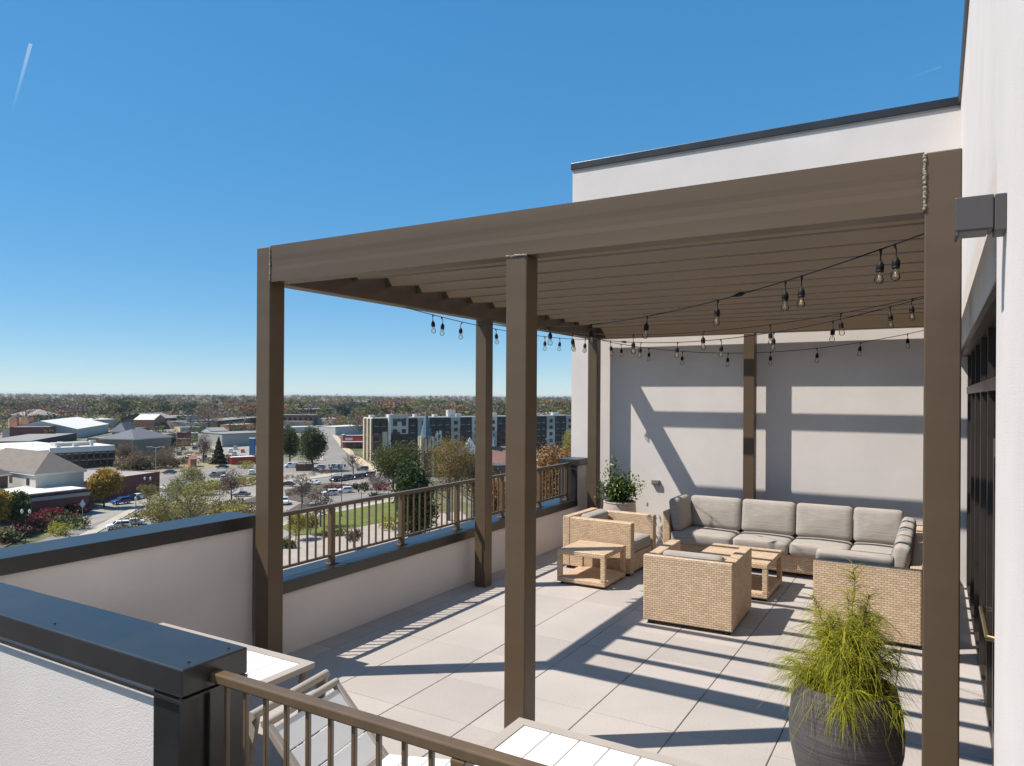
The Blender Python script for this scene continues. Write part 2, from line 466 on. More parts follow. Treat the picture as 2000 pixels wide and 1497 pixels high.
# right-hand wall, recessed bay with the storefront; y from 3.176 to the back wall, opening head z 2.76
Y0 = 3.176
rw = thing('building_wall', 'tall white stucco wall along the right edge with a wall lamp', 'wall', (XN, 0, 0))
MB().box(0.0, 0.6, -5.0, Y0, -1.5, 9.5).build('wall', 'stucco', rw)
MB().box(-0.03, 0.6, -5.0, Y0 + 0.02, 9.5, 9.62).build('coping', 'coping_metal', rw)
by = thing('building_wall', 'white stucco wall above the glass doors right of the pergola', 'wall', (XR, 0, 0))
MB().box(0.0, 0.5, Y0 + 0.002, YB - 0.002, 2.76, 5.80).build('wall', 'stucco', by)
MB().box(-0.03, 0.5, Y0 + 0.025, YB + 0.30, 5.80, 5.905).build('coping', 'coping_metal', by)
MB().box(0.0, 0.34, YB - 0.45, YB - 0.004, -1.5, 2.758).build('end_pier', 'stucco', by)
# storefront
sf = thing('glass_doors', 'dark bronze glass doors and windows in the right wall behind the front post', 'doors', (XR + 0.10, Y0, 0))
LB = YB - 0.452 - Y0
MB().box(-0.095, 0.05, 0.012, LB - 0.01, 2.69, 2.755).build('head_frame', 'bronze_frame', sf)
MB().box(-0.03, 0.05, 0.012, LB - 0.01, 0.001, 0.05).build('sill', 'bronze_frame', sf)
for y in (0.04, 1.0, 1.96, 2.9, 3.85, 4.8, 5.75, LB - 0.06):
    MB().box(-0.03, 0.05, y - 0.028, y + 0.028, 0.052, 2.688).build('mullion', 'bronze_frame', sf)
MB().box(-0.04, 0.05, 0.07, LB - 0.1, 2.25, 2.33).build('transom', 'bronze_frame', sf)
MB().box(-0.02, 0.03, 0.075, 1.93, 1.98, 2.246).build('door_panel', 'bronze_frame', sf)
prev = 0.04
for y in (1.0, 1.96, 2.9, 3.85, 4.8, 5.75, LB - 0.06):
    MB().box(0.006, 0.014, prev + 0.03, y - 0.03, 0.052, 2.248).build('pane', 'shop_glass', sf)
    MB().box(0.006, 0.014, prev + 0.03, y - 0.03, 2.332, 2.688).build('pane', 'shop_glass', sf)
    prev = y
d = MB().box(-0.05, -0.012, 1.05, 1.12, 0.06, 1.97).box(-0.05, -0.012, 1.84, 1.91, 0.06, 1.97).box(-0.05, -0.012, 1.121, 1.839, 1.87, 1.97).box(-0.05, -0.012, 1.121, 1.839, 0.06, 0.30).build('door', 'bronze_frame', sf)
MB().tube([(-0.06, 1.17, 1.0), (-0.11, 1.17, 1.0), (-0.11, 1.78, 1.0), (-0.06, 1.78, 1.0)], 0.014, 8).build('push_bar', 'brass', d)
MB().box(0.3, 4.5, 0.02, LB, -0.04, 0.0).build('interior_floor', 'interior', sf)
MB().box(0.3, 4.5, 0.02, LB, 2.70, 2.74).build('interior_ceiling', 'interior', sf)
MB().box(4.5, 4.6, 0.02, LB, 0.0, 2.7).build('interior_wall', 'interior', sf)
# host building below the terrace
hb = MB().box(XO, 16, -4.0, 26, GZ, -1.502).build('host_building', 'stucco')
tag(hb, 'white stucco building carrying the roof terrace', 'building')
# wall lamp
wl = thing('wall_lamp', 'grey box shaped outdoor wall lamp on the right wall beside the post', 'lamp', (XN, 2.78, 2.78))
MB().box(-0.032, 0.0, -0.06, 0.06, -0.055, 0.06).build('wall_plate', 'lamp_metal', wl, bevel=0.003)
hd = MB().box(-0.138, -0.034, -0.055, 0.055, -0.045, 0.062).build('lamp_head', 'lamp_metal', wl, bevel=0.003)
MB().box(-0.128, -0.05, -0.045, 0.045, -0.052, -0.0455).build('lens', 'outlet', hd)
MB().box(-0.138, -0.13, -0.055, 0.055, -0.06, -0.0455).build('lip', 'lamp_metal', hd)
# outlet on the back wall
ob = thing('outlet_box', 'small grey weatherproof outlet box on the back wall right of the shrub', 'outlet', (-3.62, YB, 0.92))
MB().box(-0.06, 0.06, -0.05, 0.0, -0.035, 0.035).build('cover', 'outlet', ob, bevel=0.006)
MB().box(-0.05, 0.05, -0.056, -0.0505, -0.026, 0.02).build('lid', 'outlet', ob, bevel=0.002)

# ------------------------------------------------------------------ pergola
pg = thing('pergola', 'brown painted steel pergola with slatted roof over the lounge furniture', 'pergola', (-4.605, 3.90, 0))
W, D, PW = 4.70, 6.41, 0.15           # outer width, depth, post size
ZB, ZT = 3.07, 3.35
def part(mb, name, mt='pergola_paint', bevel=0.007, parent=None, **k): return mb.build(name, mt, parent or pg, bevel=bevel, **k)
fullpost = MB().box(0, PW, 0, PW, 0.004, ZT - 0.004).mesh('post', 'pergola_paint', bevel=0.007)
midpost = MB().box(0, PW - 0.003, 0, PW - 0.003, 0.004, ZB - 0.001).mesh('post', 'pergola_paint', bevel=0.007)
for (x, y) in ((0, 0), (W - PW, 0), (0, D - PW), (W - PW, D - PW)): link('post', fullpost, pg, (x, y, 0))
for (x, y) in ((W / 2 - PW / 2, 0.0015), (W / 2 - PW / 2 + 0.045, D - PW), (0.0015, D / 2 - PW / 2), (W - PW + 0.0015, D / 2 - PW / 2)): link('post', midpost, pg, (x, y, 0))
bp_ = [(0.003, ZB), (0.003, ZB + 0.085), (0.0048, ZB + 0.115), (0.0048, ZB + 0.160), (0.003, ZB + 0.195), (0.003, ZT), (PW - 0.003, ZT), (PW - 0.003, ZB)]
nb_ = len(bp_)
part(MB().add([(PW + 0.001, y, z) for y, z in bp_] + [(W - PW - 0.001, y, z) for y, z in bp_],
     [tuple(range(nb_)), tuple(range(2 * nb_ - 1, nb_ - 1, -1))] + [(i, nb_ + i, nb_ + (i + 1) % nb_, (i + 1) % nb_) for i in range(nb_)]), 'front_beam', bevel=0)
part(MB().box(PW + 0.001, W - PW - 0.001, D - PW + 0.003, D - 0.003, ZB, ZT), 'back_beam')
part(MB().box(0.003, PW - 0.003, PW + 0.001, D - PW - 0.001, ZB, ZT), 'side_beam')
part(MB().box(W - PW + 0.003, W - 0.003, PW + 0.001, D - PW - 0.001, ZB, ZT), 'side_beam')
slat = MB().box(PW + 0.001, W - PW - 0.001, 0, 0.050, 3.21, 3.338).mesh('slat', 'pergola_paint', bevel=0.003, seg=1)
for k in range(13): link('slat', slat, pg, (0, 4.352 - 3.90 + 0.458 * k, 0))
def weld(p0, p1, n, r):
    mb = MB(); p0 = Vector(p0); p1 = Vector(p1)
    for i in range(n):
        c = p0.lerp(p1, (i + 0.5) / n) + Vector((rnd.uniform(-.3, .3) * r, rnd.uniform(-.2, .2) * r, rnd.uniform(-.3, .3) * r))
        rr = r * rnd.uniform(0.6, 1.15)
        mb.lathe([(0.001, -rr), (rr * .75, -rr * .6), (rr, 0), (rr * .75, rr * .6), (0.001, rr)], 6, c)
    return mb.build('weld_bead', 'weld', pg, smooth=True)
weld((PW, -0.001, ZB + 0.01), (PW, -0.001, ZT - 0.01), 26, 0.0065)
weld((W - PW, -0.002, ZB + 0.01), (W - PW, -0.002, ZT - 0.01), 34, 0.0085)
weld((W / 2 - PW / 2, -0.001, ZB), (W / 2 + PW / 2 - 0.003, -0.001, ZB), 18, 0.0075)
weld((0.01, D / 2 - PW / 2, ZB - 0.002), (PW - 0.01, D / 2 - PW / 2, ZB - 0.002), 14, 0.006)

# ------------------------------------------------------------------ string lights
sock = MB().lathe([(0.0035, 0.0), (0.006, -0.004), (0.0175, -0.022), (0.0205, -0.03), (0.0205, -0.052), (0.019, -0.056), (0.0205, -0.058), (0.0205, -0.066), (0.015, -0.067), (0.001, -0.067)], 14).mesh('socket', 'black_rubber', smooth=True)
bulbm = MB().lathe([(0.0125, -0.066), (0.0135, -0.074), (0.020, -0.092), (0.0245, -0.108), (0.0225, -0.122), (0.014, -0.131), (0.001, -0.134)], 16).mesh('bulb', 'bulb_glass', smooth=True)
filam = MB()
for k in range(4):
    a = math.pi / 2 * k
    filam.tube([(0.004 * math.cos(a), 0.004 * math.sin(a), -0.07), (0.007 * math.cos(a), 0.007 * math.sin(a), -0.112)], 0.0009, 4)
filam.tube([(0, 0, -0.066), (0, 0, -0.095)], 0.003, 5)
filam = filam.mesh('filament', 'filament')
def strand(label, A, B, sag, ts, plug=None):
    A = Vector(A); B = Vector(B)
    t = thing('string_light', label, 'string light', A)
    def P(s): return (B - A) * s + Vector((0, 0, -4 * sag * s * (1 - s)))
    pts = [P(i / 40) for i in range(41)]
    MB().tube(pts, 0.0042, 6).build('cord', 'black_rubber', t, smooth=True)
    for s in ts:
        p = P(s); dr = rnd.uniform(0.045, 0.07); lean = Vector((rnd.uniform(-.012, .012), rnd.uniform(-.012, .012), 0))
        h = MB().tube([p + Vector((0, 0, 0.004)), p + Vector((0, 0, -0.012)), p + Vector((0, 0, -dr * 0.5)) + lean, p + Vector((0, 0, -dr)) + lean], [0.0085, 0.008, 0.0035, 0.0035], 6)
        drop = h.build('drop_cord', 'black_rubber', t, smooth=True)
        rot = (rnd.uniform(-.12, .12), rnd.uniform(-.12, .12), rnd.uniform(0, 3))
        pos = p + Vector((0, 0, -dr)) + lean
        so = link('socket', sock, t, pos, rot)
        link('bulb', bulbm, so); link('filament', filam, so)
    if plug is not None:
        p = P(plug); q = P(plug + 0.02)
        MB().tube([p, p.lerp(q, .3), p.lerp(q, .6), q], [0.006, 0.016, 0.014, 0.006], 8).build('plug', 'black_rubber', t)
    return t
strand('nearest string of clear bulbs sagging under the pergola roof from the front right post', (-0.05, 4.32, 3.055), (-4.46, 7.10, 3.03), 0.205,
       [0.034, 0.05, 0.152, 0.176, 0.29, 0.442, 0.596, 0.74, 0.88], 0.242)
strand('string of clear bulbs across the middle of the pergola, second from the front', (-0.05, 6.95, 3.06), (-4.46, 7.16, 3.03), 0.215,
       [0.03, 0.155, 0.292, 0.433, 0.60, 0.76, 0.9])
strand('string of clear bulbs running diagonally to the left beam behind the middle left post', (-0.05, 7.03, 3.06), (-4.47, 9.0, 3.06), 0.24,
       [0.07, 0.18, 0.31, 0.445, 0.57, 0.69, 0.80, 0.9], 0.74)
strand('farthest string of clear bulbs hanging in front of the back wall', (-0.06, 10.37, 3.06), (-4.46, 10.37, 3.06), 0.245,
       [0.06, 0.18, 0.30, 0.434, 0.564, 0.713, 0.83, 0.93])
strand('string of clear bulbs hanging along the left pergola beam against the sky', (-4.53, 5.66, 3.066), (-4.53, 10.12, 3.06), 0.075,
       [0.10, 0.135, 0.22, 0.38, 0.56, 0.66, 0.76, 0.86, 0.95], 0.45)

# ------------------------------------------------------------------ wicker furniture
def wbox(t, name, *b, bevel=0.012): return MB().box(*b).build(name, 'wicker', t, bevel=bevel, seg=2, uv=True)
def feet(t, x0, x1, y0, y1):
    m = MB().lathe([(0.03, 0.0), (0.03, 0.05)], 10).mesh('foot', 'foot_plastic')
    for x in (x0, x1):
        for y in (y0, y1): link('foot', m, t, (x, y, 0.001))
def put_cushion(t, name, size, loc, rot=(0, 0, 0), r=0.045, puff=0.018):
    return link(name, cushion_mesh(name, *size, r, puff, 'cushion_fabric'), t, loc, rot)
def armchair(label, loc, rz):
    """local: width along x (0.85), faces +y, depth 0.94"""
    t = thing('wicker_armchair', label, 'armchair', loc, rz, 'wicker armchairs')
    w, dp = 0.85, 0.94
    wbox(t, 'back', -w / 2, w / 2, 0, 0.10, 0.035, 0.665)
    wbox(t, 'arm', -w / 2, -w / 2 + 0.11, 0.102, dp, 0.035, 0.655)
    wbox(t, 'arm', w / 2 - 0.11, w / 2, 0.102, dp, 0.035, 0.655)
    wbox(t, 'seat_base', -w / 2 + 0.112, w / 2 - 0.112, 0.102, dp - 0.02, 0.04, 0.26)
    put_cushion(t, 'seat_cushion', (w - 0.235, 0.72, 0.16), (0, 0.56, 0.335))
    put_cushion(t, 'back_cushion', (w - 0.26, 0.15, 0.42), (0, 0.215, 0.475), (math.radians(-14), 0, 0))
    feet(t, -w / 2 + 0.06, w / 2 - 0.06, 0.06, dp - 0.06)
    return t
armchair('tan wicker armchair seen from behind in the middle of the terrace', (-2.037, 6.765, 0), 0.03)
armchair('tan wicker armchair by the left railing facing the sofa', (-4.13, 8.815, 0), -math.pi / 2 - 0.03)

def wtable(label, x0, x1, y0, y1, h):
    t = thing('wicker_side_table', label, 'side table', ((x0 + x1) / 2, (y0 + y1) / 2, 0), 0, 'wicker side tables')
    a, b = (x1 - x0) / 2, (y1 - y0) / 2; lg = 0.055
    wbox(t, 'table_top', -a, a, -b, b, h - 0.055, h, bevel=0.008)
    for sx in (-1, 1):
        for sy in (-1, 1):
            x = sx * (a - lg / 2); y = sy * (b - lg / 2)
            wbox(t, 'leg', x - lg / 2, x + lg / 2, y - lg / 2, y + lg / 2, 0.086, h - 0.056, bevel=0.006)
    wbox(t, 'shelf', -a, a, -b, b, 0.03, 0.085, bevel=0.008)
    m = MB().lathe([(0.022, 0.0), (0.022, 0.032)], 8).mesh('foot', 'foot_plastic')
    for sx in (-1, 1):
        for sy in (-1, 1): link('foot', m, t, (sx * (a - 0.05), sy * (b - 0.05), 0.0005))
    return t
wtable('open wicker side table in front of the left armchair', -3.845, -3.24, 7.64, 8.29, 0.405)
wtable('open wicker table between the middle armchair and the sofa', -2.36, -1.56, 8.11, 8.98, 0.405)

# sectional sofa along the back wall, returning towards the camera on the right
t = thing('sectional_sofa', 'large wicker corner sofa with grey cushions along the back wall', 'sofa', (-3.17, 9.42, 0))
wbox(t, 'base', 0.10, 2.18, 0.03, 0.70, 0.045, 0.265)
wbox(t, 'base', 2.185, 2.96, -2.05, 0.70, 0.045, 0.265)
wbox(t, 'back_panel', 0.10, 3.065, 0.60, 0.70, 0.267, 0.66)
wbox(t, 'side_panel', 0.0, 0.098, 0.02, 0.70, 0.035, 0.665)
wbox(t, 'back_panel', 2.965, 3.065, -2.06, 0.598, 0.035, 0.665)
wbox(t, 'end_panel', 2.18, 3.065, -2.16, -2.062, 0.035, 0.69)
cw = [(0.13, 0.925), (0.935, 1.605), (1.615, 2.28), (2.29, 2.80)]
for a, b in cw: put_cushion(t, 'seat_cushion', (b - a, 0.66, 0.155), ((a + b) / 2, 0.265, 0.345))
for y0, y1 in ((-2.03, -1.37), (-1.36, -0.71), (-0.70, -0.08)):
    put_cushion(t, 'seat_cushion', (0.66, y1 - y0, 0.155), (2.50, (y0 + y1) / 2, 0.345))
for a, b in ((0.24, 0.925), (0.935, 1.605), (1.615, 2.275), (2.285, 2.83)):
    put_cushion(t, 'back_cushion', (b - a, 0.15, 0.43), ((a + b) / 2, 0.515, 0.63), (math.radians(-10), 0, rnd.uniform(-.02, .02)), r=0.05, puff=0.025)
put_cushion(t, 'back_cushion', (0.14, 0.52, 0.44), (0.185, 0.24, 0.635), (0, math.radians(-9), 0), r=0.05, puff=0.025)
for y0, y1 in ((-1.88, -1.24), (-1.23, -0.60), (-0.59, 0.02)):
    put_cushion(t, 'back_cushion', (0.14, y1 - y0, 0.43), (2.875, (y0 + y1) / 2, 0.635), (0, math.radians(10), 0), r=0.05, puff=0.02)
put_cushion(t, 'back_cushion', (0.66, 0.13, 0.37), (2.515, -1.985, 0.59), (math.radians(8), 0, 0), r=0.045, puff=0.02)
feet(t, 0.08, 2.1, 0.1, 0.62); feet(t, 2.3, 2.98, -2.08, -1.0)

# ------------------------------------------------------------------ white slatted tables and chair
def white_table(label, x0, x1, y0, y1, z=0.71):
    t = thing('slatted_table', label, 'table', (x0, y0, 0), 0, 'white slatted dining tables')
    w, dp = x1 - x0, y1 - y0; fr = 0.055
    MB().box(0, w, 0, fr, z - 0.03, z).box(0, w, dp - fr, dp, z - 0.03, z).box(0, fr, fr, dp - fr, z - 0.03, z).box(w - fr, w, fr, dp - fr, z - 0.03, z).build('frame', 'taupe_frame', t)
    n = max(1, round((w - 2 * fr) / 0.145)); pw = (w - 2 * fr) / n
    sm = MB().box(0.003, pw - 0.003, fr + 0.002, dp - fr - 0.002, z - 0.022, z - 0.003).mesh('plank', 'white_plank', bevel=0.002, seg=1)
    for k in range(n): link('plank', sm, t, (fr + k * pw, 0, 0))
    for x, y in ((0.05, 0.05), (w - 0.05, 0.05), (0.05, dp - 0.05), (w - 0.05, dp - 0.05)):
        s = 1 if x > w / 2 else -1
        MB().tube([(x + s * 0.02, y, z - 0.03), (x, y, z - 0.10), (x - s * 0.012, y, z - 0.35), (x + s * 0.015, y, 0.01)], [0.024, 0.018, 0.014, 0.016], 8).build('leg', 'taupe_frame', t, smooth=True)
    return t
white_table('white slatted table half hidden behind the foreground parapet', -4.35, -2.985, 2.05, 2.945)
white_table('white slatted table at the bottom centre below the middle post', -1.665, -0.30, 2.02, 2.93)
def slat_chair():
    # reclined plank back: top edge near z 0.62, bottom near z 0.27, facing +x
    t = thing('slatted_chair', 'taupe framed chair with white plank back behind the front railing', 'chair', (-2.66, 2.73, 0), 0.14)
    top, bot = Vector((-0.17, 0, 0.61)), Vector((0.17, 0, 0.25)); hw = 0.29
    ax = (bot - top); L = ax.length; ax.normalize()
    nrm = Vector((-ax.z, 0, ax.x)); nrm = nrm if nrm.x > 0 else -nrm
    Mx = Matrix(((ax.x, 0, nrm.x, top.x), (ax.y, 1, nrm.y, top.y), (ax.z, 0, nrm.z, top.z), (0, 0, 0, 1)))
    fr = MB()
    for y0, y1 in ((-hw, -hw + 0.035), (hw - 0.035, hw)): fr.obox(Mx, 0, L, y0, y1, -0.018, 0.018)
    fr.obox(Mx, L - 0.05, L, -hw + 0.036, hw - 0.036, -0.016, 0.014)
    fr.build('back_frame', 'taupe_frame', t, bevel=0.006)
    MB().tube([top + Vector((0, -hw, 0)), top + Vector((0, hw, 0))], 0.021, 10).build('top_rail', 'taupe_frame', t, smooth=True)
    n = 3; a0 = 0.035; pw = (L - 0.05 - a0) / n
    for k in range(n):
        MB().obox(Mx, a0 + k * pw + 0.003, a0 + (k + 1) * pw - 0.003, -hw + 0.037, hw - 0.037, -0.009, 0.009).build('plank', 'white_plank', t, bevel=0.003)
    # rear prop frame
    MB().tube([top + Vector((-0.075, -hw - 0.01, 0.03)), top + Vector((-0.075, hw + 0.01, 0.03))], 0.024, 10).build('prop_rail', 'taupe_frame', t, smooth=True)
    for s in (-1, 1):
        a = top + Vector((-0.075, s * (hw - 0.02), 0.03))
        m1 = MB()
        m1.prism([(-0.03, -0.012), (0.03, -0.012), (0.03, 0.012), (-0.03, 0.012)], -0.62, 0.0)
        m1.build('rear_leg', 'taupe_frame', t, loc=a, rot=(0, math.radians(10), 0), bevel=0.006)
        MB().tube([bot + Vector((0, s * (hw - 0.02), 0.0)), (0.68, s * (hw - 0.02), 0.33)], 0.02, 8).build('side_rail', 'taupe_frame', t, smooth=True)
        MB().tube([(0.64, s * (hw - 0.02), 0.33), (0.66, s * (hw - 0.02), 0.01)], 0.018, 8).build('front_leg', 'taupe_frame', t, smooth=True)
        MB().tube([(0.17, s * (hw - 0.02), 0.25), (0.15, s * (hw - 0.02), 0.01)], 0.018, 8).build('leg', 'taupe_frame', t, smooth=True)
    sm = MB().box(0, 0.12, -hw + 0.03, hw - 0.03, 0, 0.018).mesh('plank', 'white_plank', bevel=0.003)
    for k in range(4): link('plank', sm, t, (0.19 + k * 0.125, 0, 0.272 + k * 0.0145), (0, -0.115, 0))
    return t
slat_chair()

# ------------------------------------------------------------------ foliage helpers
def np_mesh(name, verts, quads, cols, mats, tris=None):
    """mesh from numpy quads with a per-face colour attribute"""
    me = bpy.data.meshes.new(name)
    nv, nf = len(verts), len(quads)
    me.vertices.add(nv); me.vertices.foreach_set('co', np.asarray(verts, np.float32).ravel())
    k = quads.shape[1]
    me.loops.add(nf * k); me.loops.foreach_set('vertex_index', quads.astype(np.int32).ravel())
    me.polygons.add(nf); me.polygons.foreach_set('loop_start', np.arange(0, nf * k, k, dtype=np.int32))
    me.update(calc_edges=True)
    ca = me.color_attributes.new('Col', 'FLOAT_COLOR', 'CORNER')
    c4 = np.concatenate([cols, np.ones((nf, 1))], 1)
    ca.data.foreach_set('color', np.repeat(c4, k, axis=0).astype(np.float32).ravel())
    me.materials.append(M[mats])
    return me

def leaf_quads(P, size, rg, aspect=0.6, up=0.0):
    """randomly turned quads centred on P"""
    n = len(P)
    a = rg.normal(size=(n, 3)); a[:, 2] += up; a /= np.linalg.norm(a, axis=1, keepdims=True)
    b = rg.normal(size=(n, 3)); b -= a * (a * b).sum(1, keepdims=True); b /= np.linalg.norm(b, axis=1, keepdims=True)
    c = np.cross(a, b)
    s = (size * rg.uniform(0.6, 1.35, n))[:, None]
    V = np.stack([P - b * s, P + c * s * aspect, P + b * s, P - c * s * aspect], 1).reshape(-1, 3)
    Q = np.arange(n * 4).reshape(n, 4)
    return V, Q

def shade_cols(n, base, rg, var=0.25, hue=0.12):
    f = rg.uniform(1 - var, 1 + var, (n, 1))
    return np.clip(np.array(base)[None, :] * f * (1 + rg.uniform(-hue, hue, (n, 3))), 0, 1)

def crown_points(rg, lobes, n_cl, per, spread):
    """leaf positions in clumps on the skin of several ellipsoid lobes"""
    out = []
    w = np.array([l[3] * l[4] * l[5] for l in lobes]) ** 0.66; w /= w.sum()
    for _ in range(n_cl):
        l = lobes[rg.choice(len(lobes), p=w)]
        d = rg.normal(size=3); d /= np.linalg.norm(d)
        r = rg.uniform(0.45, 1.0) ** 0.5
        c = np.array(l[:3]) + d * r * np.array(l[3:6])
        k = max(3, int(per * rg.uniform(0.4, 1.5)))
        out.append(c + rg.normal(size=(k, 3)) * spread * rg.uniform(0.6, 1.3))
    return np.concatenate(out)

# ------------------------------------------------------------------ potted plants
def thread_plant():
    t = thing('potted_plant', 'yellow-green thread-leaf shrub in a ribbed dark grey pot beside the front right post', 'potted plant', (-0.418, 4.285, 0))
    RIM = 0.665
    MB().lathe([(0.0, 0.002), (0.17, 0.002), (0.195, 0.03), (0.245, 0.17), (0.282, 0.34), (0.286, 0.44), (0.274, 0.55), (0.252, 0.64), (0.247, RIM),
                (0.230, RIM), (0.228, 0.62), (0.235, 0.56)], 64).build('pot', 'ribbed_pot', t, smooth=True)
    MB().lathe([(0.236, 0.575), (0.12, 0.585), (0.001, 0.59)], 32).build('soil', 'soil', t, smooth=True)
    rg = np.random.default_rng(5)
    V = []; F = []; C = []
    def strand_(pts, w, col):
        n0 = len(V); m = len(pts)
        for i in range(m):
            tdir = pts[min(i + 1, m - 1)] - pts[max(i - 1, 0)]; tdir = tdir / (np.linalg.norm(tdir) + 1e-9)
            a = np.cross(tdir, [0.3, 0.2, 0.93]); a = a / (np.linalg.norm(a) + 1e-9); b = np.cross(tdir, a)
            ww = w * (1 - 0.75 * i / (m - 1))
            for k in range(3):
                an = 2.094 * k; V.append(pts[i] + (a * math.cos(an) + b * math.sin(an)) * ww)
        for i in range(m - 1):
            for k in range(3):
                k2 = (k + 1) % 3
                F.append((n0 + i * 3 + k, n0 + i * 3 + k2, n0 + (i + 1) * 3 + k2, n0 + (i + 1) * 3 + k)); C.append(col)
    def lime(g): return tuple(np.array([0.15, 0.19, 0.016]) * (1 - g) + np.array([0.58, 0.54, 0.045]) * g)
    # arching feathery sprays rising from the soil, each clothed with fine threads
    for k in range(64):
        an = rg.uniform(0, 6.283); r = rg.uniform(0.0, 0.10)
        base = np.array([r * math.cos(an), r * math.sin(an), 0.585])
        tall = k < 3
        h = (0.80, 0.64, 0.60)[k] if tall else rg.uniform(0.16, 0.56)
        out = rg.uniform(0.02, 0.08) if tall else rg.uniform(0.05, 0.30) * (1.1 - h)
        drp = 0.06 if tall else rg.uniform(0.05, 0.32) * (0.75 - 0.6 * h)
        az = an + rg.normal() * 0.3
        pts = [base + np.array([out * s ** 1.2 * math.cos(az), out * s ** 1.2 * math.sin(az), h * s - drp * s ** 3]) + rg.normal(size=3) * 0.006 * s for s in np.linspace(0, 1, 9)]
        strand_(pts, 0.0035, (0.16, 0.10, 0.03))
        for j in range(int(55 + 120 * h)):
            s = rg.uniform(0.12, 1.0) ** 0.7; x = s * 8; i = min(7, int(x)); p0 = pts[i] + (pts[i + 1] - pts[i]) * (x - i)
            tdir = pts[i + 1] - pts[i]; tdir = tdir / np.linalg.norm(tdir)
            side = rg.normal(size=3); side -= tdir * side.dot(tdir); side /= np.linalg.norm(side)
            d = tdir * rg.uniform(0.5, 1.6) + side; d /= np.linalg.norm(d); ln = rg.uniform(0.05, 0.17)
            dr = rg.uniform(0.15, 1.0) * ln
            q = [p0 + d * ln * u - np.array([0, 0, dr * u * u]) + rg.normal(size=3) * 0.003 for u in (0, .25, .5, .75, 1)]
            col = lime(rg.uniform(0, 1)) if rg.uniform() > 0.05 else (0.40, 0.26, 0.08)
            strand_(q, rg.uniform(0.0011, 0.0021), col)
    for j in range(520):   # long weeping outer threads
        an = rg.uniform(0, 6.283); r = rg.uniform(0.02, 0.16)
        p0 = np.array([r * math.cos(an), r * math.sin(an), rg.uniform(0.62, 0.98)])
        az = an + rg.normal() * 0.6; ln = rg.uniform(0.12, 0.34)
        dirv = np.array([math.cos(az), math.sin(az), rg.uniform(-0.1, 0.9)]); dirv /= np.linalg.norm(dirv)
        droop = rg.uniform(0.4, 1.3) * ln; kink = rg.normal(size=3) * 0.02
        q = [p0 + dirv * ln * u - np.array([0, 0, droop * u * u]) + kink * math.sin(u * 3.1) for u in np.linspace(0, 1, 7)]
        strand_(q, rg.uniform(0.0012, 0.0022), lime(rg.uniform(0.1, 1)))
    me = np_mesh('foliage', np.array(V), np.array(F), np.array(C, float), 'leaves')
    tag(link('foliage', me, t), kind='stuff')
thread_plant()

def leafy_shrub():
    t = thing('potted_plant', 'dark green glossy shrub in a taupe clay planter against the back wall', 'potted plant', (-3.985, 9.93, 0))
    MB().lathe([(0.0, 0.002), (0.15, 0.002), (0.18, 0.05), (0.232, 0.30), (0.245, 0.50), (0.232, 0.64), (0.228, 0.655), (0.236, 0.668), (0.232, 0.68),
                (0.212, 0.68), (0.208, 0.62)], 48).build('planter', 'planter_clay', t, smooth=True)
    MB().lathe([(0.209, 0.625), (0.1, 0.635), (0.001, 0.64)], 24).build('soil', 'soil', t, smooth=True)
    rg = np.random.default_rng(9)
    br = MB(); P = []; S = []
    tops = [(-0.18, 0.02, 1.02), (0.20, -0.06, 0.98), (0.02, 0.05, 1.08), (0.27, 0.06, 0.90), (-0.24, -0.08, 0.88), (0.10, -0.2, 0.88), (-0.05, -0.18, 0.92), (0.05, 0.2, 0.95), (-0.14, 0.03, 1.30), (-0.10, 0.06, 1.20), (-0.22, 0.06, 1.16), (0.31, -0.12, 0.80), (-0.30, -0.12, 0.74)]
    for k, tp in enumerate(tops):
        tp = np.array(tp); b0 = np.array([rg.uniform(-.05, .05), rg.uniform(-.05, .05), 0.63])
        ctl = b0 * 0.5 + tp * 0.5 + np.array([tp[0] * -0.1, 0, 0.08])
        pts = [b0 * (1 - s) ** 2 + ctl * 2 * s * (1 - s) + tp * s * s for s in np.linspace(0, 1, 8)]
        br.tube(pts, [0.008 - 0.0008 * i for i in range(8)], 5)
        n = 26 if k in (8, 10, 11, 12) else 120
        for _ in range(n):
            s = rg.uniform(0.2, 1.02); i = min(6, int(s * 7)); q = pts[i] + (pts[i + 1] - pts[i]) * (s * 7 - i)
            P.append(q + rg.normal(size=3) * (0.03 if k in (8, 10, 11, 12) else 0.065)); S.append(s + (0.35 if k in (8, 10) else 0) + (0.5 if k == 12 else 0))
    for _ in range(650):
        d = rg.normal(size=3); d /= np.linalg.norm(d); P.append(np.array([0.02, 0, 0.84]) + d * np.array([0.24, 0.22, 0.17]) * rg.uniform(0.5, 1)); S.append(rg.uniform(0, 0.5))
    P = np.array(P); S = np.array(S)
    V, Q = leaf_quads(P, 0.026, rg, 0.48, up=0.5)
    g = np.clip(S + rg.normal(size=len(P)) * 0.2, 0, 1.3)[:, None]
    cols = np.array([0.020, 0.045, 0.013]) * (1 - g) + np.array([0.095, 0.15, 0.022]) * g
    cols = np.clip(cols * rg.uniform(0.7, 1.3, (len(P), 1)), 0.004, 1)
    br.build('branches', 'bark', t)
    tag(link('foliage', np_mesh('foliage', V, Q, cols, 'glossy_leaves'), t), kind='stuff')
leafy_shrub()

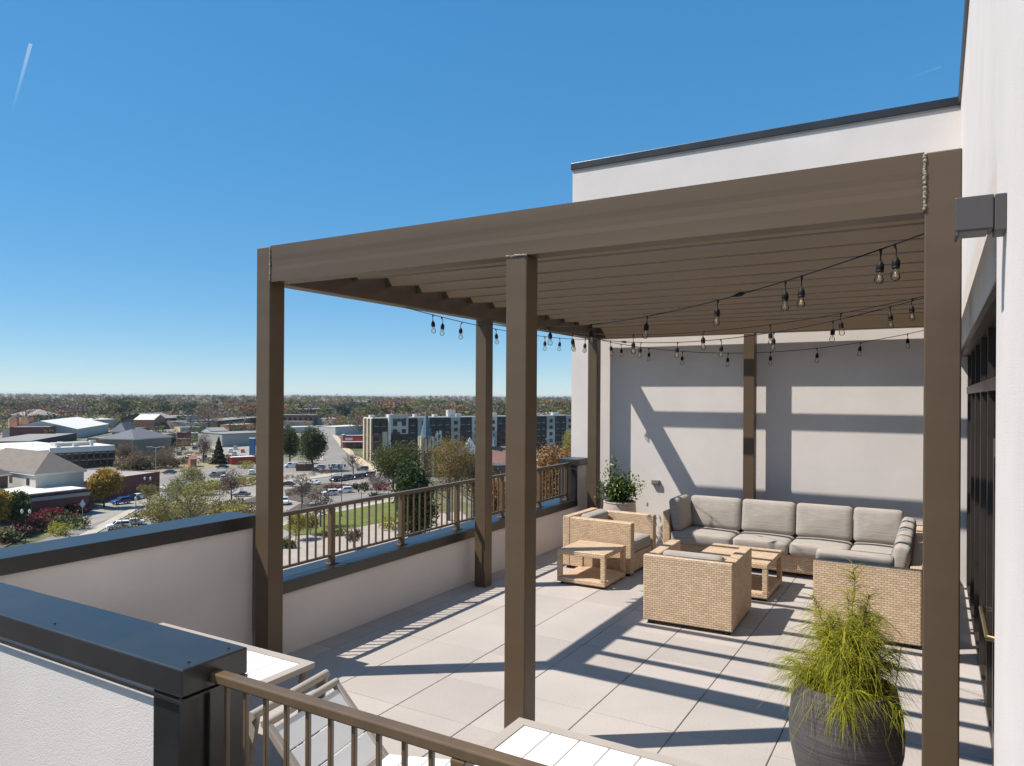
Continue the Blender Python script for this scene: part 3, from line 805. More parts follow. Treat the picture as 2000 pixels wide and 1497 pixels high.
# ------------------------------------------------------------------ the town below: ground
mat('asphalt', (0.232, 0.211, 0.184), 0.9, var=0.16, vscale=0.06, spec=0.2)
mat('asphalt_lot', (0.301, 0.270, 0.232), 0.9, var=0.14, vscale=0.09, spec=0.2)
mat('concrete', (0.425, 0.379, 0.312), 0.9, var=0.12, vscale=0.15, spec=0.2)
mat('paving', (0.372, 0.314, 0.263), 0.9, var=0.12, vscale=0.3, spec=0.2)
mat('sand_pave', (0.492, 0.377, 0.254), 0.9, var=0.12, vscale=0.2)
mat('lawn', (0.115, 0.135, 0.020), 0.95, var=0.22, vscale=0.35)
mat('mulch', (0.094, 0.070, 0.051), 0.95, var=0.3, vscale=0.4)
mat('road_paint', (0.615, 0.599, 0.558), 0.8)
mat('brick_red', (0.156, 0.051, 0.043), 0.85, var=0.15, vscale=0.6)
mat('brick_brown', (0.131, 0.070, 0.053), 0.85, var=0.15, vscale=0.6)
mat('brick_orange', (0.295, 0.139, 0.082), 0.85, var=0.15, vscale=0.6)
mat('brick_dark', (0.0525, 0.0307, 0.0277), 0.85, var=0.15, vscale=0.6)
mat('brick_tan', (0.246, 0.193, 0.148), 0.85, var=0.12, vscale=0.5)
mat('white_roof', (0.676, 0.640, 0.577), 0.7, var=0.06, vscale=0.15)
mat('grey_roof', (0.253, 0.233, 0.211), 0.8, var=0.10, vscale=0.2)
mat('tan_roof', (0.328, 0.275, 0.238), 0.85, var=0.12, vscale=0.12)
mat('shingle', (0.169, 0.141, 0.117), 0.9, var=0.12, vscale=0.8)
mat('shingle_grey', (0.139, 0.139, 0.148), 0.9, var=0.12, vscale=0.8)
mat('red_roof', (0.246, 0.123, 0.098), 0.9, var=0.15, vscale=0.8)
mat('slate_roof', (0.082, 0.119, 0.156), 0.6, var=0.12, vscale=0.8)
mat('lead_roof', (0.328, 0.344, 0.369), 0.5, var=0.1, vscale=0.8)
mat('pale_panel', (0.465, 0.439, 0.392), 0.8, var=0.05, vscale=0.4)
mat('white_trim', (0.625, 0.599, 0.540), 0.7)
mat('grey_trim', (0.304, 0.297, 0.273), 0.7, var=0.05, vscale=0.5)
mat('navy_panel', (0.0080, 0.0130, 0.0195), 0.6, var=0.1, vscale=0.4)
mat('olive_panel', (0.0259, 0.0287, 0.0161), 0.7, var=0.1, vscale=0.4)
mat('beige_panel', (0.508, 0.426, 0.279), 0.8, var=0.05, vscale=0.4)
mat('metal_wall', (0.422, 0.413, 0.390), 0.6, var=0.05, vscale=0.4)
mat('window_dark', (0.0090, 0.0108, 0.0138), 0.12, spec=0.6)
mat('window_frame_white', (0.492, 0.492, 0.476), 0.6)
mat('shop_red', (0.328, 0.029, 0.025), 0.6)
mat('sign_blue', (0.010, 0.074, 0.197), 0.5)
mat('pole_dark', (0.029, 0.029, 0.031), 0.5)
mat('pole_pale', (0.410, 0.410, 0.410), 0.5)
mat('lamp_glass', (0.574, 0.574, 0.541), 0.4)
mat('tyre', (0.010, 0.010, 0.010), 0.8)
mat('wheel_rim', (0.369, 0.369, 0.377), 0.35, metal=0.8)
mat('car_glass', (0.012, 0.015, 0.018), 0.08, spec=0.7)
mat('tail_red', (0.246, 0.008, 0.008), 0.3)
for nm, c in (('white', (0.78, 0.78, 0.77)), ('silver', (0.42, 0.43, 0.44)), ('black', (0.018, 0.018, 0.02)), ('navy', (0.02, 0.035, 0.10)), ('grey', (0.12, 0.125, 0.13)), ('red', (0.30, 0.02, 0.018)), ('blue', (0.03, 0.07, 0.22))):
    mat('car_' + nm, c, 0.28, spec=0.6)

def ground_mat():
    m = mat('town_ground', (0.205, 0.189, 0.156), 0.95, spec=0.1)
    nt = m.node_tree; N = nt.nodes; L = nt.links; b = N['Principled BSDF']
    geo = N.new('ShaderNodeNewGeometry')
    n1 = N.new('ShaderNodeTexNoise'); n1.inputs['Scale'].default_value = 0.012; n1.inputs['Detail'].default_value = 8
    n2 = N.new('ShaderNodeTexNoise'); n2.inputs['Scale'].default_value = 0.18; n2.inputs['Detail'].default_value = 5
    L.new(geo.outputs['Position'], n1.inputs['Vector']); L.new(geo.outputs['Position'], n2.inputs['Vector'])
    cr = N.new('ShaderNodeValToRGB')
    e = cr.color_ramp.elements; e[0].position = 0.30; e[0].color = (0.075, 0.095, 0.030, 1); e[1].position = 0.75; e[1].color = (0.34, 0.30, 0.26, 1)
    x = e.new(0.45); x.color = (0.15, 0.14, 0.075, 1); x = e.new(0.58); x.color = (0.26, 0.23, 0.19, 1)
    ad = N.new('ShaderNodeMath'); ad.operation = 'MULTIPLY_ADD'; ad.inputs[1].default_value = 0.35
    sb = N.new('ShaderNodeMath'); sb.operation = 'SUBTRACT'; sb.inputs[1].default_value = 0.17
    L.new(n2.outputs['Fac'], ad.inputs[0]); L.new(n1.outputs['Fac'], ad.inputs[2]); L.new(ad.outputs[0], sb.inputs[0])
    L.new(sb.outputs[0], cr.inputs['Fac']); L.new(cr.outputs['Color'], b.inputs['Base Color'])
ground_mat()
def ground_sheet():
    # gently rising beyond the town, far enough to meet the horizon
    mb = MB(); R = [0, 150, 400, 800, 1300, 2000, 3200, 5200, 9000, 18000]; n = 64
    Z = [0, 0, 0, 0, 1, 3, 7, 11, 13, 13]
    vs = []
    for r, z in zip(R, Z):
        for k in range(n):
            a = 2 * math.pi * k / n; vs.append((r * math.cos(a), r * math.sin(a), GZ + z - (0.05 if r == 0 else 0.05)))
    fs = []
    for i in range(len(R) - 1):
        for k in range(n):
            k2 = (k + 1) % n
            fs.append((i * n + k, (i + 1) * n + k, (i + 1) * n + k2, i * n + k2) if i else (k, n + k, n + k2))
    fs = [f if len(f) == 4 else (0, f[1], f[2]) for f in fs]
    mb.add(vs, fs)
    return mb.build('ground', 'town_ground', smooth=True)
tag(ground_sheet(), kind='structure')

def sheet(name, pts, mt, h):
    """flat ground surface through surveyed points, h metres above street level"""
    P = [site(u, v, 0) for u, v in pts]
    mb = MB().poly([(p.x, p.y, GZ + h) for p in P])
    o = mb.build(name, mt); 
    for pl in o.data.polygons:
        if pl.normal.z < 0: pl.flip()
    return tag(o, kind='structure')
sheet('parking_lot', [(225, 1090), (150, 1010), (236, 968), (330, 930), (420, 905), (500, 892), (560, 915), (640, 905), (720, 912), (775, 945), (830, 985), (640, 1000), (540, 1060), (420, 1130)], 'asphalt_lot', 0.00)
sheet('parking_lot', [(330, 905), (345, 868), (400, 860), (440, 866), (520, 864), (520, 893), (440, 900), (400, 905)], 'asphalt_lot', 0.0)
sheet('street', [(600, 980), (637, 905), (622, 866), (613, 838), (607, 818), (622, 818), (642, 838), (668, 872), (712, 908), (760, 940), (740, 985)], 'asphalt', 0.03)
sheet('street', [(0, 1200), (0, 1085), (110, 1045), (225, 1010), (290, 985), (330, 1000), (250, 1060), (150, 1130)], 'asphalt', 0.03)
sheet('street', [(235, 965), (330, 930), (500, 905), (640, 900), (760, 915), (900, 930), (900, 945), (700, 925), (500, 922), (345, 945), (250, 978)], 'asphalt', 0.05)
sheet('pavement', [(640, 838), (648, 838), (672, 868), (700, 892), (730, 912), (742, 925), (725, 925), (698, 905), (664, 872)], 'sand_pave', 0.12)
sheet('pavement', [(608, 826), (614, 838), (623, 866), (634, 900), (626, 900), (617, 866), (608, 838), (604, 826)], 'concrete', 0.12)
sheet('plaza', [(540, 1200), (520, 1090), (575, 1048), (640, 1042), (745, 1022), (800, 1010), (900, 1000), (960, 1050), (900, 1200)], 'paving', 0.08)
sheet('lawn', [(548, 1030), (600, 1013), (680, 997), (745, 984), (800, 975), (860, 985), (800, 1008), (748, 1021), (650, 1041), (575, 1047)], 'lawn', 0.12)
sheet('pavement', [(548, 1024), (600, 1008), (680, 993), (745, 979), (800, 971), (800, 975), (745, 984), (680, 997), (600, 1013), (548, 1030)], 'concrete', 0.14)
mat('dry_verge', (0.27, 0.215, 0.125), 0.95, var=0.25, vscale=0.3)
sheet('verge', [(350, 964), (430, 946), (500, 936), (500, 946), (440, 958), (362, 978)], 'dry_verge', 0.14)
sheet('verge', [(300, 1005), (420, 985), (500, 990), (500, 1012), (400, 1035), (315, 1060)], 'dry_verge', 0.14)
sheet('verge', [(228, 905), (345, 896), (420, 902), (500, 900), (500, 905), (345, 922), (235, 930)], 'dry_verge', 0.08)
sheet('verge', [(345, 886), (420, 882), (420, 888), (350, 894)], 'dry_verge', 0.14)
sheet('verge', [(225, 1025), (275, 1000), (300, 1005), (240, 1050)], 'dry_verge', 0.14)
sheet('planting_bed', [(555, 958), (600, 948), (650, 944), (690, 948), (640, 960), (600, 985), (560, 975)], 'mulch', 0.10)
sheet('planting_bed', [(440, 990), (500, 970), (500, 1000), (460, 1012)], 'mulch', 0.10)
sheet('planting_bed', [(560, 1000), (585, 985), (640, 985), (640, 992), (590, 1000)], 'mulch', 0.13)
sheet('pavement', [(555, 940), (600, 934), (640, 925), (660, 926), (640, 932), (600, 938), (556, 944)], 'concrete', 0.14)
sheet('verge', [(345, 950), (420, 938), (500, 925), (500, 929), (425, 945), (350, 962)], 'lawn', 0.14)
sheet('verge', [(265, 895), (302, 893), (300, 912), (268, 915)], 'lawn', 0.14)
sheet('planting_bed', [(0, 1075), (0, 1010), (170, 985), (175, 1000), (60, 1045)], 'mulch', 0.14)
sheet('pavement', [(130, 1060), (225, 1010), (275, 985), (282, 988), (232, 1018), (140, 1070)], 'concrete', 0.16)
for k, (u, v) in enumerate([(640, 862), (645, 880), (652, 893)]):
    q = site(u, v); q2 = site(u + 2, v + 4)
for k in range(9):          # painted bay lines in the lot
    a = site(668 + k * 11, 945 - k * 1.2); b = site(664 + k * 11.5, 951 - k * 1.3)
    d = (b - a).normalized(); n = Vector((-d.y, d.x, 0)) * 0.09
    tag(MB().quad((*(a + n).xy, GZ + 0.06), (*(b + n).xy, GZ + 0.06), (*(b - n).xy, GZ + 0.06), (*(a - n).xy, GZ + 0.06)).build('bay_line', 'road_paint'), kind='structure')

# ------------------------------------------------------------------ the town: buildings
def frame_from(uL, vL, uR, vR, h):
    """local frame of a facade from its surveyed roof edge: origin at its left foot, +x along it, +y into the building"""
    a = site(uL, vL, h); b = site(uR, vR, h); d = (b - a); d.z = 0; L = d.length; ang = math.atan2(d.y, d.x)
    return Vector((a.x, a.y, GZ)), ang, L

def win_row(t, mesh, xs, z, y=-0.06, frame=None):
    for x in xs:
        o = link('window', mesh, t, (x, y, z))
        if frame: link('lintel', frame, o, (0, -0.02, 0))

def flat_building(label, roof, h, depth, wall, rmat, parapet=0.5, trim=None, wins=None, name='building', band=0.0, extra=None, cat='building'):
    loc, ang, L = frame_from(*roof, h)
    t = thing(name, label, cat, loc, ang)
    MB().box(0, L, 0, depth, 0, h - 0.3 - band).build('wall', wall, t)
    if band: MB().box(-0.15, L + 0.15, -0.15, depth + 0.15, h - 0.298 - band, h - 0.302).build('cornice', trim or 'white_trim', t)
    MB().box(0.3, L - 0.3, 0.3, depth - 0.3, h - 0.30, h - 0.12).build('roof', rmat, t)
    if parapet:
        m = trim or wall
        MB().box(-0.1, L + 0.1, -0.1, 0.3, h - 0.30, h).box(-0.1, L + 0.1, depth - 0.3, depth + 0.1, h - 0.30, h).box(-0.1, 0.3, 0.3, depth - 0.3, h - 0.30, h).box(L - 0.3, L + 0.1, 0.3, depth - 0.3, h - 0.30, h).build('parapet', m, t)
    if wins:
        n, w, wh, zz = wins
        wm = MB().box(-w / 2, w / 2, -0.05, 0.12, 0, wh).mesh('window', 'window_dark')
        fm = MB().box(-w / 2 - .12, w / 2 + .12, -0.06, 0, wh, wh + 0.2).mesh('lintel', 'window_frame_white')
        for z in zz: win_row(t, wm, [L * (i + 0.5) / n for i in range(n)], z, frame=fm)
    if extra: extra(t, L)
    return t

def roof_boxes(pts, m='metal_wall'):
    def f(t, L):
        for (x, y, z, a, b, c) in pts: MB().box(x, x + a, y, y + b, z, z + c).build('roof_unit', m, t)
    return f

def hip_building(label, roof, h, depth, rise, wall, rmat, over=0.6, trim=None, name='building', wins=None):
    loc, ang, L = frame_from(*roof, h)
    t = thing(name, label, 'building', loc, ang)
    MB().box(over, L - over, over, depth - over, 0, h - 0.4).build('wall', wall, t)
    MB().box(0.1, L - 0.1, 0.1, depth - 0.1, h - 0.398, h - 0.005).build('eaves', trim or 'white_trim', t)
    i = min(depth, L) / 2
    A, B = ((i, depth / 2), (L - i, depth / 2)) if L >= depth else ((L / 2, i), (L / 2, depth - i))
    v = [(0, 0, h), (L, 0, h), (L, depth, h), (0, depth, h), (*A, h + rise), (*B, h + rise)]
    f = [(0, 1, 5, 4), (2, 3, 4, 5), (1, 2, 5), (3, 0, 4), (0, 3, 2, 1)] if L >= depth else [(0, 1, 4), (1, 2, 5, 4), (2, 3, 5), (3, 0, 4, 5), (0, 3, 2, 1)]
    MB().add(v, f).build('roof', rmat, t)
    if wins:
        n, w, wh, z = wins
        wm = MB().box(-w / 2, w / 2, -0.05, 0.1, 0, wh).mesh('window', 'window_dark')
        win_row(t, wm, [L * (k + 0.5) / n for k in range(n)], z, y=over)
    return t

def gable_building(label, roof, h, depth, rise, wall, rmat, name='warehouse'):
    loc, ang, L = frame_from(*roof, h)
    t = thing(name, label, 'building', loc, ang)
    v = [(0, 0, 0), (L, 0, 0), (L, depth, 0), (0, depth, 0), (0, 0, h), (L, 0, h), (L, depth, h), (0, depth, h), (0, depth / 2, h + rise), (L, depth / 2, h + rise)]
    MB().add(v, [(0, 1, 5, 4), (2, 3, 7, 6), (1, 2, 6, 9, 5), (3, 0, 4, 8, 7)]).build('wall', wall, t)
    e = 0.4
    MB().add([(-e, -e, h - .1), (L + e, -e, h - .1), (L + e, depth / 2, h + rise + .15), (-e, depth / 2, h + rise + .15), (L + e, depth + e, h - .1), (-e, depth + e, h - .1)], [(0, 1, 2, 3), (3, 2, 4, 5)]).build('roof', rmat, t)
    return t

# --- left foreground blocks
def b1x(t, L):
    MB().box(-0.25, L + 0.25, -0.25, -0.12, 4.2, 5.0).build('fascia', 'grey_trim', t)
    MB().box(-0.35, L + 0.35, -0.35, -0.26, 5.0, 5.55).build('cornice_edge', 'brick_dark', t)
    wm = MB().box(-0.9, 0.9, -0.05, 0.1, 0, 1.9).mesh('window', 'window_dark')
    win_row(t, wm, [L * k for k in (0.30, 0.45, 0.78, 0.9)], 0.8)
flat_building('long brick block with a bright white flat roof at the left edge', (-60, 977, 173, 952.4), 6.0, 16.0, 'brick_red', 'white_roof', trim='white_trim', extra=b1x, parapet=0)
hip_building('brick building with a large brown hipped roof above the white flat roof', (-60, 910, 66.5, 927), 9.2, 12.0, 4.6, 'pale_panel', 'shingle', wins=(4, 1.6, 1.6, 6.3))
hip_building('small pavilion with a brown hipped roof at the left picture edge', (-70, 936, 24, 925), 9.0, 7.0, 2.6, 'brick_brown', 'shingle')
flat_building('long dark red brick building with a tan gravel roof', (172, 941, 312, 921.5), 5.6, 34.0, 'brick_red', 'tan_roof', trim='brick_brown', extra=roof_boxes([(8, 24, 5.5, 3, 2, 0.9), (20, 27, 5.5, 3, 2, 0.9), (2, 8, 5.5, .5, .5, 2.0)], 'pale_panel'))
def b4x(t, L):
    pm = MB().box(-0.35, 0.35, -0.25, 0, 0, 5.8).mesh('pilaster', 'brick_brown')
    for k in range(10): link('pilaster', pm, t, (L * k / 9, 0, 0))
    MB().box(4, L - 6, 8, 14, 7.4, 9.2).build('penthouse', 'pale_panel', t)
    for (x, y, a, hh) in ((3, 3, 1.2, .9), (9, 4, 1.6, 1.1), (15, 4.5, 1.0, 1.4), (20, 20, 2.2, 1.2), (8, 18, 1.5, 1.3)): MB().box(x, x + a, y, y + a, 7.85, 7.85 + hh).build('roof_unit', 'metal_wall', t)
flat_building('two storey brick building with a white cornice and a row of windows', (98, 875.5, 223, 870), 8.0, 26.0, 'brick_brown', 'white_roof', band=1.7, trim='white_trim', wins=(9, 2.0, 1.7, (1.0, 3.6)), extra=b4x)
flat_building('lower brick wing with a white roof left of the windowed building', (-60, 868, 44, 882), 7.2, 24.0, 'brick_orange', 'white_roof', band=1.6, trim='white_trim', wins=(7, 1.8, 1.5, (3.2,)))
# ruined brick stacks
def stack(label, u, v, w, hh, lean):
    p = site(u, v); t = thing('brick_stack', label, 'tower', p, 0.4)
    MB().box(-w, w, -w * .8, w * .8, 0, hh).box(-w * .7, w * 1.05, -w * .83, w * .6, 0.01, hh * .93).build('shaft', 'brick_orange', t)
    MB().box(-w * 1.02, -w * .6, -w * .82, w * .82, 0.02, hh * 0.98).build('render_face', 'beige_panel', t)
    MB().box(-w * .8, w * .5, -w * .5, w * .5, hh, hh + 0.8).build('broken_top', 'brick_tan', t)
stack('tall rust and cream brick stack, left of the pair', 30, 856, 2.9, 12.5, 0)
stack('tall grey and cream brick stack, right of the pair', 52, 856, 3.0, 12.5, 0)
flat_building('low brick building behind the two brick stacks', (95, 834, 150, 826), 8.0, 20, 'brick_red', 'grey_roof')
hip_building('wide building with a pale brown roof and blue side walls far left', (62, 812, 118, 811), 9.0, 40, 5, 'metal_wall', 'tan_roof')
gable_building('long shed with a curved white roof beyond the brick blocks', (150, 838, 212, 828), 6.0, 40, 5.0, 'pale_panel', 'white_roof')
flat_building('warehouse with a pinkish white flat roof', (178, 820, 228, 819), 7.0, 34, 'pale_panel', 'white_roof')
gable_building('orange brick warehouse with a white roof left of the trees', (262, 820, 300, 820), 8.0, 30, 3.5, 'brick_orange', 'white_roof')
gable_building('dark brick gabled warehouse beside the orange one', (301, 818, 345, 816), 8.0, 30, 4.0, 'brick_dark', 'grey_roof')
flat_building('long pale green metal warehouse far behind', (345, 813, 392, 812), 8.0, 30, 'metal_wall', 'grey_roof')
flat_building('dark low brick shed with a grey roof in front of the curved shed', (58, 862, 150, 846), 4.0, 24, 'brick_dark', 'grey_roof')
hip_building('tan school building with a dark grey hipped roof', (192, 857, 262, 858.5), 7.5, 26, 4.0, 'brick_tan', 'shingle_grey', wins=(5, 1.6, 2.2, 3.0))
flat_building('tan school wing with a long grey roof', (263, 856, 344, 846), 7.0, 22, 'brick_tan', 'grey_roof', wins=(8, 1.5, 2.0, (2.8,)))
hip_building('small grey hipped roof tower of the school', (215, 843, 246, 843), 10.5, 14, 4.0, 'brick_tan', 'shingle_grey')
gable_building('white sided building with a dark roof right of the bare tree', (413, 842, 445, 841), 6.5, 14, 1.5, 'metal_wall', 'grey_roof', name='shop_building')
flat_building('long grey block wall building behind the car park', (434, 848, 530, 844), 7.0, 24, 'grey_trim', 'grey_roof', trim='pole_dark')
flat_building('long dark brick mill with a grey sawtooth roof', (430, 822, 520, 814), 7.0, 26, 'brick_dark', 'grey_roof')
flat_building('orange and white shed behind the grey block building', (448, 830, 500, 828), 5.0, 10, 'brick_orange', 'white_roof')
def arches(t, L):
    wm = MB()
    pts = [(-1.3, 0), (1.3, 0), (1.3, 2.6)] + [(1.3 * math.cos(a), 2.6 + 1.3 * math.sin(a)) for a in (0.5, 1.05, 1.57, 2.09, 2.6)] + [(-1.3, 2.6)]
    n = len(pts); wm.add([(x, -0.12, z) for x, z in pts] + [(x, 0.1, z) for x, z in pts], [tuple(range(n)), tuple(range(2 * n - 1, n - 1, -1))] + [(i, n + i, n + (i + 1) % n, (i + 1) % n) for i in range(n)])
    me = wm.mesh('arched_window', 'window_dark')
    for k in range(9): link('arched_window', me, t, (L * (k + 0.6) / 9.2, 0, 3.4))
    MB().box(0, L, -9, -0.1, 0, 4.0).build('front_shed', 'tan_roof', t)
flat_building('brick warehouse with a row of arched windows left of the street', (520, 810.5, 613, 811), 9.5, 22, 'brick_brown', 'grey_roof', extra=arches)
flat_building('white flat roofed building in front of the arched warehouse', (530, 836, 612, 833), 4.5, 12, 'pale_panel', 'white_roof')
flat_building('long very dark building across the far end of the street', (598, 800, 684, 797), 11, 40, 'navy_panel', 'shingle_grey', parapet=0)
flat_building('pale low building with a white roof at the far left of the street end', (545, 801, 585, 800), 7, 40, 'pale_panel', 'white_roof')
flat_building('white single storey shop row right of the street', (648, 818, 676, 816), 6.0, 16, 'pale_panel', 'white_roof', wins=(3, 1.5, 1.5, (2,)))
flat_building('blue-grey shop building with a white roof behind the red shop', (655, 834, 716, 831), 6.0, 16, 'metal_wall', 'white_roof', trim='grey_trim')
def redx(t, L):
    MB().box(-0.2, L * 0.88, -3.2, -0.05, 3.3, 3.7).build('canopy', 'white_trim', t)
    MB().box(L * 0.1, L * 0.42, -0.32, -0.12, 4.3, 5.6).build('sign_panel', 'pale_panel', t)
    wm = MB().box(-1.6, 1.6, -0.08, 0.1, 0, 2.4).mesh('window', 'window_dark')
    win_row(t, wm, [L * .25, L * .5, L * .75], 0.3)
    MB().box(-1.2, -0.05, 0, 10, 0, 7.0).build('side_wall', 'pale_panel', t)
flat_building('small bright red shop with a white canopy beside the street', (670, 851.5, 715, 851.5), 6.6, 12, 'shop_red', 'grey_roof', trim='brick_dark', extra=redx, cat='shop', name='shop')
sg = thing('sign_pylon', 'tall dark blue sign pylon at the car park edge', 'sign', site(493, 893), 0.3)
MB().box(-1.3, 1.3, -0.5, 0.5, 0, 8.2).build('panel', 'sign_blue', sg)
MB().box(-1.4, 1.4, -0.6, 0.6, 8.2, 8.6).build('cap', 'white_trim', sg)
flat_building('red and white canopy stand below the blue sign pylon', (452, 893, 500, 891), 3.2, 5, 'car_red', 'white_roof', trim='white_trim', parapet=0, name='kiosk')
flat_building('low grey brown wall building under the two dark magnolias', (578, 907, 612, 906.5), 2.6, 5, 'brick_brown', 'grey_roof', name='kiosk')
gable_building('small terracotta shed beside the left car park', (372, 897, 384, 896.5), 3.2, 5, 1.0, 'brick_orange', 'red_roof', name='shed')
for k, (lb, r, h, d, w, rm) in enumerate([
    ('far warehouse with a thin white roof line at the upper left', (112, 797, 165, 797), 8, 50, 'grey_trim', 'white_roof'),
    ('far warehouse with a bright white roof above the left treetops', (176, 796.5, 228, 796), 8, 50, 'grey_trim', 'white_roof'),
    ('far grey roofed building right of the left white warehouses', (320, 795, 345, 795), 7, 40, 'grey_trim', 'grey_roof'),
    ('far pale building below the orange trees near the left post', (458, 796, 500, 794), 8, 40, 'metal_wall', 'grey_roof'),
    ('far white roof left of the apartment block, left of two', (704, 798, 728, 798), 9, 30, 'brick_dark', 'white_roof'),
    ('far white roof left of the apartment block, right of two', (733, 798.5, 754, 798.5), 9, 30, 'brick_dark', 'white_roof'),
    ('far pale hall roof seen between the two middle posts', (958, 800, 990, 799), 10, 40, 'pale_panel', 'white_roof'),
    ('far pale hall roof right of the middle post', (1078, 807, 1100, 806.5), 10, 40, 'pale_panel', 'white_roof')]):
    flat_building(lb, r, h, d, w, rm)

for k, (lb, r, h, d, w, rm) in enumerate([
    ('low red brick row beyond the tan school', (250, 838, 292, 836), 5, 12, 'brick_red', 'grey_roof'),
    ('low cream building beside the tall bare tree', (352, 835, 392, 834), 5, 12, 'beige_panel', 'tan_roof'),
    ('small orange market stall row at the school yard', (345, 858, 372, 857.5), 4, 8, 'brick_orange', 'red_roof'),
    ('white storage shed left of the dark bare tree', (372, 846, 392, 845.5), 4, 8, 'pale_panel', 'white_roof'),
    ('small brick house right of the school wing', (346, 845, 362, 845), 6, 10, 'brick_red', 'shingle'),
    ('grey metal shed left of the mill', (396, 826, 428, 823), 6, 18, 'metal_wall', 'grey_roof'),
    ('cream house beyond the mill near the front left post', (455, 806, 478, 805), 8, 16, 'beige_panel', 'shingle'),
    ('long low shed right of the orange warehouse', (346, 824, 398, 822), 6, 16, 'brick_tan', 'grey_roof'),
    ('brick block between the arched warehouse and the dark hall', (560, 804, 600, 803), 9, 20, 'brick_red', 'tan_roof')]):
    flat_building(lb, r, h, d, w, rm)
# --- apartment block
def apartments():
    H = 18.4
    a = site(728, 816, H); b = site(1120, 810.5, H)
    d = (b - a); d.z = 0; L = d.length; d.normalize(); ang = math.atan2(d.y, d.x)
    t = thing('apartment_block', 'long modern apartment block with white, navy and brown bays behind the church', 'building', (a.x, a.y, GZ), ang)
    def X(u):
        r = ray(u, 800); A = np.array([[d.x, -r.x], [d.y, -r.y]]); s = np.linalg.solve(A, -np.array([a.x, a.y])); return float(s[0])
    MB().box(0.4, L, 0.6, 9, 0, H - 0.5).build('wall', 'pale_panel', t)
    MB().box(0.5, L - 0.1, 0.7, 8.9, H - 0.499, H - 0.2).build('roof', 'white_roof', t)
    MB().box(-0.2, L + .2, 0.0, 0.59, H - 0.49, H).box(-0.2, 0.39, 0.59, 9, H - .49, H).build('parapet', 'white_trim', t)
    wm = MB().box(-1.0, 1.0, -0.06, 0.1, 0, 1.75).mesh('window', 'window_dark')
    fm = MB().box(-1.05, 1.05, -0.05, 0, -0.14, 0).mesh('sill', 'window_frame_white')
    bal = MB().box(-1.8, 1.8, -1.2, 0, 0, 0.15).box(-1.8, 1.8, -1.2, -1.15, 0.15, 1.1).mesh('balcony', 'pole_dark')
    zs = [1.2, 4.7, 8.1, 11.4, 14.6]
    bays = [(728, 757, 'olive_panel', 'brick_brown', 0.0), (757.5, 762, 'white_trim', 'white_trim', 0.9), (762.5, 797, 'pale_panel', 'brick_dark', 0.3),
            (797.5, 815, 'navy_panel', 'brick_dark', 0.0), (815.5, 838, 'grey_trim', 'grey_trim', 0.5), (838.5, 880, 'navy_panel', 'brick_dark', 0.0),
            (880.5, 898, 'grey_trim', 'grey_trim', 0.5), (898.5, 921, 'navy_panel', 'brick_dark', 0.0), (921.5, 970, 'pale_panel', 'grey_trim', 0.4),
            (970.5, 1010, 'navy_panel', 'brick_dark', 0.0), (1010.5, 1046, 'pale_panel', 'grey_trim', 0.4), (1046.5, 1067, 'navy_panel', 'brick_dark', 0.0),
            (1067.5, 1083, 'grey_trim', 'pale_panel', 0.5), (1083.5, 1105, 'navy_panel', 'navy_panel', 0.0), (1105.5, 1119, 'grey_trim', 'grey_trim', 0.4)]
    for k, (u0, u1, m1, m2, pr) in enumerate(bays):
        x0, x1 = X(u0), X(u1); sp = 11.0
        y0 = -pr
        bo = MB().box(x0, x1, y0, 0.598, 0, sp).build('lower_bay', m2, t)
        MB().box(x0, x1, y0, 0.598, sp + 0.002, H - 0.495 + (1.6 if k in (1, 2) else 0)).build('upper_bay', m1, t)
        n = max(1, round((x1 - x0) / 4.2))
        if k == 1: continue
        for z in zs:
            for i in range(n):
                o = link('window', wm, t, (x0 + (x1 - x0) * (i + 0.5) / n, y0, z)); link('sill', fm, o, (0, -0.07, 0))
        if k in (2, 5, 7, 9):
            for z in (4.2, 7.6, 10.9): link('balcony', bal, t, (x0 + (x1 - x0) * 0.25, y0 - 0.01, z))
    MB().box(X(747), X(756.5), -0.35, -0.01, 3.5, 12.2).build('beige_panel', 'beige_panel', t)
    MB().box(X(850), X(862), -0.4, -0.01, 4.4, 12.0).build('white_bay', 'white_trim', t)
    for z in (5.2, 8.6): link('window', wm, t, ((X(850) + X(862)) / 2, -0.4, z))
    MB().box(0, X(757), -0.25, -0.01, 2.6, 3.3).build('ground_band', 'beige_panel', t)
    # side facing the street, sunlit, with projecting white frames
    for y in (0.65, 4.0, 7.6):
        MB().box(-0.5, 0.38, y, y + 1.2, 0, H - 0.5).build('side_pilaster', 'beige_panel', t)
    sw = MB().box(-0.08, 0.1, -0.9, 0.9, 0, 1.8).mesh('side_window', 'window_dark')
    for z in zs:
        for y in (2.9, 6.4): link('side_window', sw, t, (0.4, y, z))
    # small dark marks of the roof sign (illegible in the picture)
    x0, x1 = X(767), X(793); n = 9
    for i in range(n):
        w = (x1 - x0) / n
        MB().box(x0 + i * w + w * .12, x0 + i * w + w * .85, -0.45, -0.305, 16.4, 16.4 + rnd.choice((1.2, 1.5, 1.4))).build('sign_mark', 'pole_dark', t)
    for (u, y, w, hh) in ((735, 6, 2, 1.2), (770, 10, 3, 1.4), (800, 5, 2, 1.0), (822, 8, 1.5, 1.4), (860, 6, 2, 1.2), (886, 5, 4, 3.2), (905, 5, 2, 1.4), (950, 6, 2, 1.3), (975, 9, 3, 1.6), (1062, 7, 2, 1.2), (1095, 8, 4, 1.5)):
        MB().box(X(u), X(u) + w, min(y, 6.2), min(y, 6.2) + 2, H - 0.199, H + hh - 0.3).build('roof_unit', 'metal_wall', t)
apartments()

